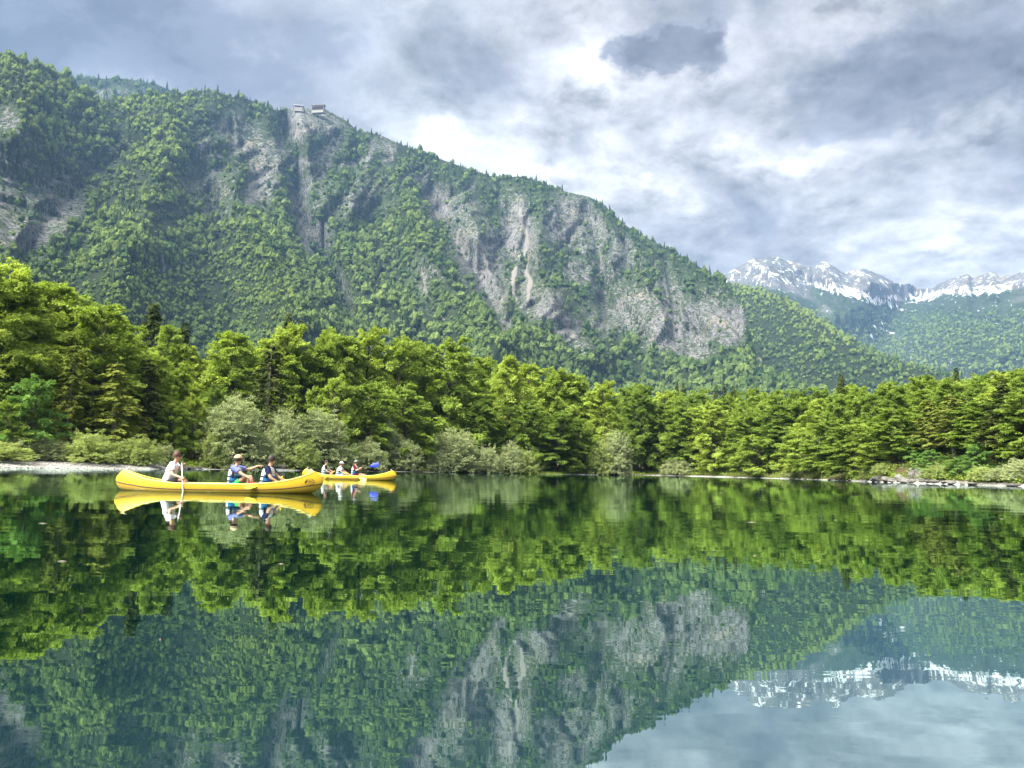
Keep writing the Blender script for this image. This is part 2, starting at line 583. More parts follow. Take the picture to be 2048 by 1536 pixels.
# ---- materials
def mountain_material(name, low_green, snow=False, dim=1.0):
    m, t = new_mat(name)
    geo = t.node('ShaderNodeNewGeometry')
    pos = geo.outputs['Position']
    aR = t.node('ShaderNodeAttribute', attribute_name='rock').outputs['Fac']
    aS = t.node('ShaderNodeAttribute', attribute_name='scree').outputs['Fac']
    aN = t.node('ShaderNodeAttribute', attribute_name='snow').outputs['Fac']
    mp = t.node('ShaderNodeMapping'); mp.inputs['Scale'].default_value = (1.0, 1.0, 0.38)
    t.l.new(pos, mp.inputs['Vector'])
    nA = t.noise(mp.outputs[0], 0.06, 8.0, 0.68, 0.0)
    nB = t.noise(mp.outputs[0], 0.016, 6.0, 0.6, 0.1)
    nC = t.noise(pos, 0.22, 5.0, 0.65)
    rockc = t.ramp(nC, [(0.25, (0.065, 0.064, 0.064)), (0.5, (0.15, 0.146, 0.143)), (0.75, (0.28, 0.272, 0.26))])
    rockc = t.mix(1.0, rockc, (dim, dim, dim * 1.05), 'MULTIPLY')
    rockc = t.mix(t.smooth(nB, 0.5, 0.75, 0.0, 0.55), rockc, (0.34, 0.28, 0.20))
    scrub = t.ramp(nC, [(0.3, (0.022, 0.034, 0.016)), (0.6, (0.04, 0.062, 0.024)), (0.8, (0.065, 0.085, 0.03))])
    nD = t.noise(pos, 0.16, 6.0, 0.7)
    cover = t.math('ADD', aR, t.math('MULTIPLY', t.math('SUBTRACT', nA, 0.5), 1.6))
    cover = t.math('ADD', cover, t.math('MULTIPLY', t.math('SUBTRACT', nD, 0.5), 3.6))
    fac = t.smooth(cover, 0.64, 0.76)
    forest = t.ramp(nC, [(0.3, tuple(c * 0.35 for c in low_green)), (0.7, low_green)])
    under = t.mix(t.smooth(aR, 0.05, 0.4), forest, scrub)
    col = t.mix(fac, under, rockc)
    col = t.mix(t.smooth(t.math('ADD', aS, t.math('MULTIPLY', t.math('SUBTRACT', nC, 0.5), 0.8)), 0.35, 0.6), col, (0.19, 0.18, 0.16))
    hgt = t.math('ADD', t.math('MULTIPLY', nA, 1.0), t.math('MULTIPLY', nC, 0.3))
    if snow:
        sn = t.math('ADD', t.math('MULTIPLY', aN, 0.78), t.math('MULTIPLY', t.math('SUBTRACT', t.noise(mp.outputs[0], 0.026, 8.0, 0.74), 0.5), 5.6))
        col = t.mix(t.smooth(sn, 0.70, 0.84), col, (0.66, 0.68, 0.72))
    bmp = t.node('ShaderNodeBump'); bmp.inputs['Distance'].default_value = 22.0; bmp.inputs['Strength'].default_value = 0.8
    t.l.new(hgt, bmp.inputs['Height'])
    b = principled(t, col, 0.95, 0.1, bmp.outputs[0])
    t.l.new(b.outputs[0], t.out.inputs[0])
    return m


m_mount = mountain_material('limestone and scrub', (0.028, 0.045, 0.015))
m_range = mountain_material('alpine rock and snow', (0.04, 0.06, 0.03), True, 0.62)

# ---- main massif
TOP1 = [(-1400, 60), (-700, 70), (-300, 85), (-100, 100), (0, 111), (40, 118), (75, 128), (110, 143), (140, 160), (165, 178), (195, 199),
        (225, 200), (260, 193), (300, 189), (345, 190), (395, 184), (430, 181), (455, 192), (490, 197), (525, 208), (552, 221), (575, 218),
        (590, 214), (605, 214), (615, 217), (650, 218), (672, 230), (695, 243), (715, 262), (735, 264), (765, 272), (800, 288), (850, 307), (900, 325),
        (950, 342), (985, 353), (1010, 354), (1045, 353), (1080, 363), (1130, 383), (1180, 394), (1215, 417), (1250, 450), (1290, 474),
        (1340, 500), (1390, 528), (1425, 552), (1450, 570), (1470, 592), (1486, 618), (1495, 645), (1500, 680), (1508, 715), (1530, 745),
        (1570, 762), (1640, 785), (1800, 830)]
RR1 = [(-1400, 1300), (-300, 1400), (0, 1500), (200, 1750), (400, 2000), (600, 2120), (800, 2200), (1000, 2250), (1250, 2250), (1400, 2150),
       (1480, 1950), (1530, 1700), (1640, 1450), (1800, 1300)]
RF1 = [(-1400, 350), (0, 420), (400, 520), (800, 680), (1100, 860), (1400, 1000), (1800, 1050)]
RIDGES1 = [
    ([(330, 192), (345, 260), (330, 330), (290, 420), (250, 520), (230, 600)], 60, 190, 210),
    ([(300, 230), (220, 320), (140, 400), (75, 475)], 30, 60, 90),
    ([(470, 366), (485, 430), (520, 500), (560, 580), (600, 660)], 45, 130, 260),
    ([(790, 376), (820, 440), (860, 520), (930, 610), (1010, 690)], 50, 150, 260),
    ([(700, 440), (690, 480), (740, 560), (800, 640)], 40, 90, 90),
    ([(600, 210), (612, 260), (600, 320)], 30, 50, 90),
    ([(725, 266), (735, 320), (700, 400)], 40, 60, 110),
    ([(900, 330), (935, 400), (960, 470)], 40, 70, 110),
    ([(1080, 364), (1085, 430), (1075, 520), (1100, 590)], 40, 90, 150),
    ([(1100, 590), (1130, 640), (1180, 700)], 40, 90, 130),
    ([(1210, 420), (1240, 500), (1290, 560), (1330, 640)], 50, 80, 120),
    ([(1400, 540), (1420, 600), (1430, 680)], 40, 60, 60),
    ([(20, 120), (50, 200), (40, 290)], 60, 90, 120),
    ([(-40, 420), (10, 490), (40, 560)], 60, 110, 170),
    ([(-300, 120), (-250, 300), (-200, 600)], 100, 220, 200),
    ([(430, 183), (400, 240), (420, 300)], 30, 50, 60),
    ([(560, 330), (545, 380), (560, 420)], 20, 40, 60),
]
GULLIES1 = [
    ([(250, 300), (180, 360), (100, 440), (50, 510), (30, 570)], 40, 30, 120),
    ([(570, 240), (590, 340), (600, 430), (640, 500), (680, 580), (700, 640)], 30, 26, 150),
    ([(380, 330), (420, 390), (440, 440)], 30, 20, 60),
    ([(860, 390), (900, 470), (960, 560), (1005, 650)], 30, 22, 130),
    ([(1050, 450), (1055, 520), (1035, 600), (1015, 660)], 18, 16, 70),
    ([(1180, 430), (1200, 540), (1215, 640)], 24, 20, 70),
    ([(1330, 520), (1345, 600), (1350, 680)], 20, 18, 60),
    ([(720, 300), (700, 380), (660, 440)], 24, 20, 70),
]
us1 = np.concatenate([np.linspace(-1400, -60, 70), np.arange(-50, 1440, 3.6), np.arange(1440, 1560, 2.0), np.linspace(1564, 1800, 40)])


def craggy(U, V):
    """where the mountainside is broken by gullies: above the lower beech belt, less on the wooded spurs"""
    belt = lerp_pts(U, [(-400, 480), (0, 500), (60, 520), (160, 450), (300, 480), (420, 440), (600, 480), (690, 640), (760, 600), (900, 600), (1010, 660), (1150, 700), (1400, 710), (1500, 690), (1560, 640)])
    m = sstep(belt - V, -10, 50)
    g = ellipses(U, V, [(300, 330, 90, 150, 15, 1), (250, 420, 110, 70, -35, 1), (500, 470, 80, 100, -20, 1), (830, 500, 70, 120, -30, .9), (690, 400, 60, 60, 0, .5),
                        (120, 215, 150, 60, 20, 1), (430, 215, 130, 30, 0, .8), (40, 560, 60, 60, 0, 1), (950, 350, 200, 22, 20, .8), (1300, 490, 160, 22, 33, .9), (560, 300, 30, 80, 0, .4)])
    return m * (1 - 0.72 * g)


P1, U1, V1, NT1, G1 = relief(us1, TOP1, RR1, RF1, 4.0, RIDGES1, GULLIES1, nt=260, seed=1, flute=19, gul=craggy)
ROCK1 = [(30, 430, 70, 110, 0, .75), (110, 400, 95, 70, -35, .85), (190, 345, 60, 40, -40, .7), (230, 300, 45, 30, -40, .6), (60, 480, 60, 40, -40, .85),
         (480, 268, 62, 45, 20, .9), (420, 300, 40, 40, 0, .7), (540, 330, 55, 70, -20, .85), (515, 380, 40, 50, 20, .8), (400, 370, 60, 45, 30, .7),
         (430, 410, 40, 60, 20, .7), (340, 435, 70, 30, 0, .55), (600, 250, 36, 45, 0, .9), (655, 245, 45, 28, 20, .8), (640, 270, 60, 40, 0, .6),
         (600, 420, 26, 70, -15, .8), (630, 475, 40, 40, 40, .8), (690, 600, 20, 60, -10, .7), (720, 400, 50, 30, 0, .65), (780, 300, 16, 40, 10, .8),
         (880, 405, 36, 50, -30, .95), (930, 430, 50, 40, 0, .75), (945, 500, 55, 80, -15, .85), (980, 540, 40, 110, -8, .95), (1035, 460, 45, 90, -10, .85),
         (1060, 560, 40, 90, 0, .75), (1135, 440, 60, 60, 10, .95), (1180, 470, 45, 50, 0, .9), (1245, 510, 45, 35, 30, .8), (1100, 615, 36, 50, 20, 1.),
         (1135, 655, 36, 40, 30, .9), (1160, 550, 40, 35, 0, .8), (1210, 560, 50, 50, 0, .7), (1260, 620, 60, 60, 0, .9), (1330, 600, 50, 70, 0, .8),
         (1330, 660, 60, 50, 0, .95), (1400, 650, 70, 60, 0, .85), (1455, 650, 50, 50, 30, 1.), (1200, 620, 50, 60, 0, .75), (850, 560, 50, 60, -20, .55),
         (800, 520, 40, 50, 0, .4), (870, 620, 70, 25, 30, .4), (1010, 650, 26, 18, 30, .8), (1160, 690, 50, 20, 20, .7), (1380, 700, 60, 25, 10, .8), (10, 240, 30, 30, 0, .6),
         (1180, 540, 300, 130, 25, .5), (1380, 640, 130, 70, 10, .55), (90, 400, 140, 110, -30, .5), (490, 320, 110, 100, 20, .5), (620, 350, 50, 150, -8, .45), (920, 480, 80, 130, -20, .5), (720, 380, 90, 60, 0, .4), (630, 250, 90, 40, 10, .5)]
SCREE1 = [([(1040, 420), (1055, 480), (1048, 520), (1060, 560), (1055, 600)], 5, .9), ([(1030, 535), (1027, 570), (1030, 600)], 5, 1.),
          ([(920, 460), (912, 500)], 3.5, .9), ([(1325, 555), (1338, 600), (1325, 640)], 4, .9), ([(325, 480), (328, 540)], 6, .55),
          ([(655, 400), (660, 440)], 4, .8), ([(975, 440), (970, 520), (985, 580)], 6, .5), ([(1120, 630), (1150, 680)], 10, .5),
          ([(590, 400), (600, 440), (620, 480)], 6, .5), ([(60, 470), (40, 500), (70, 455), (110, 440)], 8, .5), ([(880, 440), (870, 420)], 5, .7),
          ([(1290, 560), (1300, 610)], 4, .6), ([(780, 290), (785, 320)], 5, .6), ([(1360, 600), (1370, 650)], 4, .5), ([(1200, 500), (1205, 560)], 4, .5),
          ([(300, 430), (310, 470)], 5, .4), ([(480, 330), (540, 400)], 4, .4), ([(845, 540), (850, 590)], 5, .5)]
rk1 = np.maximum(ellipses(U1, V1, ROCK1) * 0.82, np.clip(G1, 0, 0.95))
rk1 = np.clip(rk1 + 0.28 * fbm(np.stack([U1 / 40.0, V1 / 60.0], -1), 4, 61) * (rk1 > 0.02), 0, 1)
sc1 = streaks(U1, V1, SCREE1)
me = np_mesh('mountain', P1.reshape(-1, 3), grid_faces(*U1.shape), True, {'rock': rk1, 'scree': sc1, 'snow': np.zeros_like(rk1)})
mountain = link('mountain', me, m_mount, kind='structure', label='long forested limestone mountain falling to the right behind the lake')

# ---- ridge behind the massif on the left
TOP2 = [(-200, 190), (60, 175), (110, 165), (140, 157), (170, 154), (200, 158), (235, 156), (275, 161), (310, 169), (340, 180), (380, 200), (480, 240), (640, 290)]
us2 = np.arange(-200, 640, 6.0)
P2, U2, V2, NT2 = relief(us2, TOP2, [(-200, 2700), (640, 2900)], [(-200, 2150), (640, 2450)], -560, [([(200, 160), (215, 200)], 20, 40, 60)], [], nt=60, seed=21, jag=3)
rk2 = ellipses(U2, V2, [(225, 188, 45, 16, 0, .55), (290, 186, 26, 14, 10, .5), (180, 190, 30, 16, 0, .6)])
me = np_mesh('mountain', P2.reshape(-1, 3), grid_faces(*U2.shape), True, {'rock': rk2, 'scree': rk2 * 0, 'snow': rk2 * 0})
mountain2 = link('mountain', me, m_mount, kind='structure', label='dark wooded ridge showing behind the upper left mountainside')

# ---- green hill between massif and snow range
TOP3 = [(1180, 560), (1330, 545), (1420, 556), (1450, 566), (1490, 573), (1525, 580), (1570, 597), (1620, 624), (1670, 657), (1720, 690), (1780, 716),
        (1840, 735), (1900, 750), (1980, 775), (2100, 810), (2300, 850)]
us3 = np.arange(1180, 2300, 5.0)
P3, U3, V3, NT3 = relief(us3, TOP3, [(1180, 3000), (1500, 2900), (1800, 2300), (2300, 1600)], [(1180, 1300), (2300, 1000)], 4,
                         [([(1480, 575), (1560, 640), (1640, 720)], 40, 120, 140), ([(1580, 600), (1650, 660), (1740, 730)], 30, 90, 90)],
                         [([(1530, 590), (1560, 690), (1600, 760)], 30, 40, 90)], nt=110, seed=31, flute=9)
rk3 = ellipses(U3, V3, [(1515, 725, 8, 12, 30, .9)])
me = np_mesh('mountain', P3.reshape(-1, 3), grid_faces(*U3.shape), True, {'rock': rk3 * 0.3, 'scree': rk3, 'snow': rk3 * 0})
mountain3 = link('mountain', me, m_mount, kind='structure', label='green forested hill between the long mountain and the snowy range')

# ---- snow range
TOP4 = [(1000, 600), (1300, 575), (1400, 560), (1432, 552), (1460, 544), (1482, 532), (1500, 520), (1520, 516), (1556, 513), (1580, 522), (1612, 529), (1630, 533),
        (1645, 521), (1662, 528), (1690, 545), (1706, 540), (1724, 536), (1745, 543), (1775, 558), (1800, 565), (1822, 569), (1836, 577), (1852, 575), (1866, 577),
        (1885, 566), (1910, 556), (1935, 549), (1945, 554), (1962, 547), (1984, 544), (2000, 552), (2025, 552), (2048, 541), (2090, 530), (2200, 535), (2400, 520), (2900, 540)]
us4 = np.concatenate([np.arange(1000, 1400, 10.0), np.arange(1400, 2070, 3.0), np.linspace(2080, 2900, 70)])
P4, U4, V4, NT4 = relief(us4, TOP4, [(1000, 5200), (1500, 5300), (1850, 5700), (2048, 5500), (2900, 5000)], [(1000, 2800), (1800, 2700), (2900, 2000)], 4,
                         [([(1520, 516), (1560, 580), (1640, 650)], 30, 70, 330), ([(1645, 522), (1670, 570), (1700, 620)], 26, 50, 260),
                          ([(1724, 537), (1740, 570)], 22, 40, 180), ([(1935, 550), (1930, 590), (1900, 680)], 40, 130, 300),
                          ([(2048, 545), (2060, 620), (2000, 720)], 60, 180, 400), ([(1985, 545), (1990, 575)], 20, 40, 160)],
                         [([(1840, 580), (1800, 620), (1760, 680)], 50, 50, 280), ([(1600, 560), (1650, 600)], 20, 30, 90)], nt=170, seed=41, flute=55, jag=5.0, back_dr=90, back_dz=60)
h4 = sstep(V4, 628, 585) - 0.0
rk4 = np.clip(h4 * 0.85 + 0.5 * ellipses(U4, V4, [(1500, 560, 60, 30, 20, 1), (1700, 560, 120, 30, 20, 1), (1940, 565, 120, 18, 0, 1)])
              - 0.9 * ellipses(U4, V4, [(1560, 590, 70, 14, 20, 1), (1680, 600, 60, 18, 20, 1), (1740, 612, 70, 14, 10, 1), (1930, 600, 110, 16, -8, 1), (1850, 604, 40, 12, 0, 1)])
              + 0.6 * ellipses(U4, V4, [(1655, 625, 20, 14, 40, 1), (1700, 650, 18, 40, -20, .7), (1790, 672, 26, 10, 0, .6), (1560, 575, 60, 10, 20, .6)]), 0, 1)
sn4 = ellipses(U4, V4, [(1455, 547, 30, 7, -20, .8), (1520, 535, 60, 6, 35, .8), (1500, 548, 40, 5, 10, .8), (1550, 552, 30, 5, 15, .7), (1570, 525, 25, 6, 0, .65), (1640, 528, 26, 9, 20, .85),
                        (1650, 573, 45, 8, 14, .9), (1700, 585, 70, 12, 14, 1.), (1745, 600, 50, 9, 14, .9), (1720, 545, 30, 8, 20, .7), (1800, 598, 36, 7, 10, .8),
                        (1850, 590, 50, 12, -8, 1.), (1900, 582, 50, 8, -8, .95), (1980, 580, 70, 10, -8, 1.), (2040, 570, 30, 7, -15, .9), (1660, 545, 26, 6, 25, .65),
                        (1590, 540, 26, 5, 10, .6), (1930, 552, 30, 6, 0, .55), (1765, 565, 24, 5, 25, .6), (1790, 612, 30, 5, 30, .6)])
sn4 = np.maximum(sn4, streaks(U4, V4, [([(1750, 653), (1785, 667)], 3.5, 1.), ([(1765, 645), (1778, 651)], 4, .9), ([(1741, 670), (1746, 676)], 4, .9)]))
sn4 = np.maximum(sn4, 0.34 * sstep(V4, 600, 560))
me = np_mesh('mountain', P4.reshape(-1, 3), grid_faces(*U4.shape), True, {'rock': rk4, 'scree': rk4 * 0, 'snow': sn4})
mountain4 = link('mountain', me, m_range, kind='structure', label='distant grey range with snow patches above green slopes')

# ---- haze between here and the far ranges
m_haze, t = new_mat('mountain air')
pv = t.node('ShaderNodeVolumePrincipled')
pv.inputs['Color'].default_value = (0.32, 0.58, 1.0, 1)
pv.inputs['Density'].default_value = 0.00006
pv.inputs['Anisotropy'].default_value = 0.2
t.l.new(pv.outputs[0], t.out.inputs['Volume'])
HZ = 7800.0
ztop = max(P1[..., 2].max(), P2[..., 2].max(), P4[..., 2].max()) + 60
bm = bmesh.new()
bmesh.ops.create_cube(bm, size=1.0)
for vv in bm.verts:
    vv.co = (vv.co.x * 2 * HZ, vv.co.y * 2 * HZ, -8.0 if vv.co.z < 0 else ztop)
me = bpy.data.meshes.new('haze')
bm.to_mesh(me); bm.free()
haze = link('haze', me, m_haze, kind='stuff', label='faint blue haze in the valley air')

# ------------------------------------------------------------------ woods on the mountains (masses nobody could count)
def leaf_material(name, c_lo, c_hi, trans=0.33, tint_attr=None, rnd=0.35, tcol=None):
    """leaf: diffuse + translucent; colour varies by leaf (face attribute 'leaf') and by tree"""
    m, t = new_mat(name)
    oi = t.node('ShaderNodeObjectInfo')
    al = t.node('ShaderNodeAttribute', attribute_name='leaf')
    f = t.math('ADD', t.math('MULTIPLY', al.outputs['Fac'], 0.6), t.math('MULTIPLY', oi.outputs['Random'], rnd))
    if tint_attr:
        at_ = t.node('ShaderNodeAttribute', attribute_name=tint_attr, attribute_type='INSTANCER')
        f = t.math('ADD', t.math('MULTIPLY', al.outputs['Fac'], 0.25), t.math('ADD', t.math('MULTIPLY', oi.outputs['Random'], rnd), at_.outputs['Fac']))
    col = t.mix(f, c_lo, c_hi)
    d = t.node('ShaderNodeBsdfDiffuse'); t.l.new(col, d.inputs[0])
    tr = t.node('ShaderNodeBsdfTranslucent')
    t.l.new(t.mix(1.0, col, tcol or (1.15, 1.2, 0.55), 'MULTIPLY'), tr.inputs[0])
    mx = t.node('ShaderNodeMixShader'); mx.inputs[0].default_value = trans
    t.l.new(d.outputs[0], mx.inputs[1]); t.l.new(tr.outputs[0], mx.inputs[2])
    t.l.new(mx.outputs[0], t.out.inputs[0])
    return m


m_farleaf = leaf_material('far beech foliage', (0.020, 0.053, 0.022), (0.160, 0.215, 0.056), 0.25, 'tint', 0.35)
m_farneedle = leaf_material('far conifer needles', (0.014, 0.034, 0.018), (0.055, 0.085, 0.03), 0.15, 'tint', 0.3)


def blob_tree(seed, h=15.0, w=9.0, rough=0.35):
    r = np.random.default_rng(seed)
    bm = bmesh.new()
    bmesh.ops.create_icosphere(bm, subdivisions=3, radius=1.0)
    v = np.array([q.co[:] for q in bm.verts])
    f = np.array([[q.index for q in p.verts] for p in bm.faces])
    bm.free()
    n = fbm(v * 1.6 + seed * 3.1, 3, seed)
    n2 = fbm(v * 4.5 + seed * 1.1, 2, seed + 3)
    s = 1 + rough * n * 1.5 + 0.28 * n2 + r.normal(0, 0.05, len(v))
    # wider below the middle, rounded top
    wz = np.where(v[:, 2] > 0, 1 - 0.25 * v[:, 2], 1.0 + 0.15 * v[:, 2])
    q = v * s[:, None]
    q[:, 0] *= w / 2 * wz; q[:, 1] *= w / 2 * wz; q[:, 2] = q[:, 2] * h * 0.45 + h * 0.52
    # loose leaf clumps standing off the crown
    k = r.integers(0, len(v), 70)
    c = q[k] * [1.04, 1.04, 1.0]
    a = r.normal(0, 1, (70, 3)); a /= np.linalg.norm(a, axis=1)[:, None]
    b = np.cross(a, r.normal(0, 1, (70, 3))); b /= np.linalg.norm(b, axis=1)[:, None]
    a *= 0.09 * w; b *= 0.07 * w
    lv = np.concatenate([c - a, c + b, c + a, c - b])
    nq = len(q)
    lf = np.stack([np.arange(70) + nq + 70 * j for j in range(4)], -1)
    me = np_mesh('far tree', np.concatenate([q, lv]), [f, lf], False, None, {'leaf': r.random(len(f) + 70)})
    me.materials.append(m_farleaf)
    return me


def cone_tree(seed, h=19.0, w=6.0):
    r = np.random.default_rng(seed)
    vs, fs = [], []
    nl, ns = 7, 9
    for k in range(nl):
        z0 = h * (0.06 + 0.80 * k / nl)
        z1 = z0 + h * 0.26
        rad = w / 2 * (1 - k / nl) ** 0.85 + 0.25
        base = len(vs)
        a0 = r.random() * 6.28
        for j in range(ns):
            a = a0 + j * 2 * math.pi / ns
            rr_ = rad * (1.15 if j % 2 else 0.7) * r.uniform(0.8, 1.15)
            vs.append((math.cos(a) * rr_, math.sin(a) * rr_, z0 - 0.05 * h * (j % 2) + r.normal(0, 0.15)))
        vs.append((r.normal(0, .1), r.normal(0, .1), min(z1, h)))
        for j in range(ns):
            fs.append((base + j, base + (j + 1) % ns, base + ns))
    me = np_mesh('far conifer', np.array(vs), np.array(fs), False, None, {'leaf': r.random(len(fs))})
    me.materials.append(m_farneedle)
    return me


far_protos = []
for sd, hh, ww, rg in ((1, 15, 10, .33), (2, 17, 9.5, .4), (3, 13, 10, .3), (4, 16, 8, .42)):
    far_protos.append(bpy.data.objects.new('far beech', blob_tree(sd, hh, ww, rg)))
for sd, hh, ww in ((5, 20, 6.5), (6, 17, 5.2)):
    far_protos.append(bpy.data.objects.new('far spruce', cone_tree(sd, hh, ww)))

gn = bpy.data.node_groups.new('woods', 'GeometryNodeTree')
gn.interface.new_socket('Geometry', in_out='INPUT', socket_type='NodeSocketGeometry')
gn.interface.new_socket('Geometry', in_out='OUTPUT', socket_type='NodeSocketGeometry')
gi = gn.nodes.new('NodeGroupInput'); go = gn.nodes.new('NodeGroupOutput')
iop = gn.nodes.new('GeometryNodeInstanceOnPoints')
g2i = gn.nodes.new('GeometryNodeGeometryToInstance')
for o in reversed(far_protos):
    oi = gn.nodes.new('GeometryNodeObjectInfo')
    oi.inputs['Object'].default_value = o
    gn.links.new(oi.outputs['Geometry'], g2i.inputs[0])


def named(nm, typ):
    n = gn.nodes.new('GeometryNodeInputNamedAttribute')
    n.data_type = typ
    n.inputs['Name'].default_value = nm
    return n.outputs['Attribute']


gn.links.new(gi.outputs[0], iop.inputs['Points'])
gn.links.new(g2i.outputs[0], iop.inputs['Instance'])
iop.inputs['Pick Instance'].default_value = True
gn.links.new(named('variant', 'INT'), iop.inputs['Instance Index'])
gn.links.new(named('rot', 'FLOAT_VECTOR'), iop.inputs['Rotation'])
gn.links.new(named('scl', 'FLOAT_VECTOR'), iop.inputs['Scale'])
gn.links.new(iop.outputs[0], go.inputs[0])


def woods(name, label, P, U, V, dens, n, scale, conifer, tint, clear=False):
    """scatter n trees over a relief grid; dens, conifer and tint are arrays over the grid"""
    nr, nc = U.shape
    a = P[:-1, :-1]; b = P[:-1, 1:]; c = P[1:, 1:]; d = P[1:, :-1]
    area = np.linalg.norm(np.cross(c - a, d - b), axis=-1) / 2
    dm = (dens[:-1, :-1] + dens[1:, 1:]) / 2
    vis = (U[:-1, :-1] > -420) & (U[:-1, :-1] < 2420)
    w = area * np.clip(dm, 0, None) * vis
    w = w.ravel() / w.sum()
    k = rng.choice(len(w), n, p=w)
    i, j = k // (nc - 1), k % (nc - 1)
    s, q = rng.random(n), rng.random(n)
    s_, q_ = s[:, None], q[:, None]
    pos = (P[i, j] * (1 - s_) + P[i, j + 1] * s_) * (1 - q_) + (P[i + 1, j] * (1 - s_) + P[i + 1, j + 1] * s_) * q_
    sc_ = scale[i, j] * np.clip(rng.lognormal(-0.08, 0.40, n), 0.35, 2.3)
    con = rng.random(n) < conifer[i, j]
    var = np.where(con, rng.integers(4, 6, n), rng.integers(0, 4, n))
    pos[:, 2] -= 1.2 * sc_
    me = bpy.data.meshes.new(name)
    me.vertices.add(n)
    me.vertices.foreach_set('co', pos.astype(np.float32).ravel())
    x = me.attributes.new('variant', 'INT', 'POINT'); x.data.foreach_set('value', var.astype(np.int32))
    x = me.attributes.new('rot', 'FLOAT_VECTOR', 'POINT')
    rot = np.stack([rng.normal(0, .06, n), rng.normal(0, .06, n), rng.random(n) * 6.283], -1)
    x.data.foreach_set('vector', rot.astype(np.float32).ravel())
    x = me.attributes.new('scl', 'FLOAT_VECTOR', 'POINT')
    wide = np.where(con, 1.0, rng.uniform(0.85, 1.25, n))
    x.data.foreach_set('vector', np.stack([sc_ * wide, sc_ * wide, sc_], -1).astype(np.float32).ravel())
    x = me.attributes.new('tint', 'FLOAT', 'POINT')
    x.data.foreach_set('value', np.clip(tint[i, j] + rng.normal(0, 0.17, n), 0, 1).astype(np.float32))
    o = link(name, me, None, kind='stuff', label=label)
    md = o.modifiers.new('woods', 'NODES')
    md.node_group = gn
    return o


n_big1 = fbm(np.stack([U1 / 110.0, V1 / 90.0], -1), 3, 101)
near1 = np.clip(np.hypot(P1[..., 0], P1[..., 1]) / 1500.0, 0.5, 1.0)
dens1 = np.clip(1.0 - 1.6 * rk1, 0.07, 1) / near1 ** 1.6 * np.clip(1 - 1.2 * sc1, 0, 1)
dens1 *= np.clip(0.85 + 1.1 * fbm(np.stack([U1 / 22.0, V1 / 22.0], -1), 3, 103), 0.08, 1.6)
dens1 *= np.clip(1 - 1.5 * ellipses(U1, V1, [(632, 214, 22, 14, 0, 1), (597, 210, 16, 12, 0, 1)]), 0, 1)
high = sstep(V1, 520, 260)
con1 = np.clip(0.07 + 0.12 * high + 0.35 * sstep(V1 - np.interp(U1, [p[0] for p in TOP1], [p[1] for p in TOP1]), 90, 10) * sstep(U1, 150, 500) + 0.25 * (n_big1 > 0.28) + 0.35 * rk1
               + 0.2 * sstep(U1, 1000, 1300) * sstep(V1, 620, 480), 0, 0.8)
belt = sstep(V1, 505, 545) * (1 - sstep(V1, 640, 690)) * sstep(U1, 40, 120) * (1 - sstep(U1, 560, 660))
scale1 = 0.95 - 0.42 * belt - 0.45 * rk1 - 0.15 * high
scale1 = scale1 * near1
tint1 = 0.30 + 0.25 * n_big1 + 0.28 * high * (1 - sstep(U1, 350, 700)) + 0.14 * belt - 0.25 * rk1 + 0.10 * sstep(U1, 500, 200) * sstep(V1, 500, 200) - 0.10 * sstep(U1, 900, 1200)
woods('mountain_forest', 'beech and spruce forest covering the long mountainside', P1, U1, V1, dens1, 60000, scale1 * 0.88, con1, tint1)
d2 = np.clip(1 - 1.1 * rk2, 0.05, 1) * sstep(V2, 240, 200)
woods('ridge_forest', 'spruce forest along the dark rear ridge', P2, U2, V2, d2, 3600, d2 * 0 + 0.8, d2 * 0 + 0.6, d2 * 0 + 0.22)
d3 = np.clip(1 - 1.5 * rk3, 0.0, 1)
lit3 = np.clip(1 - np.abs(V3 - np.interp(U3, [p[0] for p in TOP3], [p[1] for p in TOP3]) - 14) / 45.0, 0, 1) * sstep(U3, 1440, 1480) * (1 - sstep(U3, 1660, 1720))  # sunlit band along the hill crest, painted into the tree tint
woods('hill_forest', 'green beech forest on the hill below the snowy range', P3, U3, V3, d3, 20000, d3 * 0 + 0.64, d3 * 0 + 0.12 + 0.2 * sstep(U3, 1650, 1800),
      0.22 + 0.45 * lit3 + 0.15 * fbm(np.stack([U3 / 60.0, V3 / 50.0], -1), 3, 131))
d4 = np.clip(1 - 1.6 * rk4, 0, 1) * np.clip(1 - 1.5 * sn4, 0, 1) * sstep(V4, 610, 650)
woods('valley_forest', 'hazy forest on the lower slopes of the snowy range', P4, U4, V4, d4, 27000, d4 * 0 + 0.85, d4 * 0 + 0.25,
      0.28 + 0.22 * fbm(np.stack([U4 / 40.0, V4 / 30.0], -1), 3, 133) + 0.1 * sstep(V4, 640, 680))

# ------------------------------------------------------------------ trees and shrubs of the shore
def unit(a):
    return a / (np.linalg.norm(a, axis=-1, keepdims=True) + 1e-9)


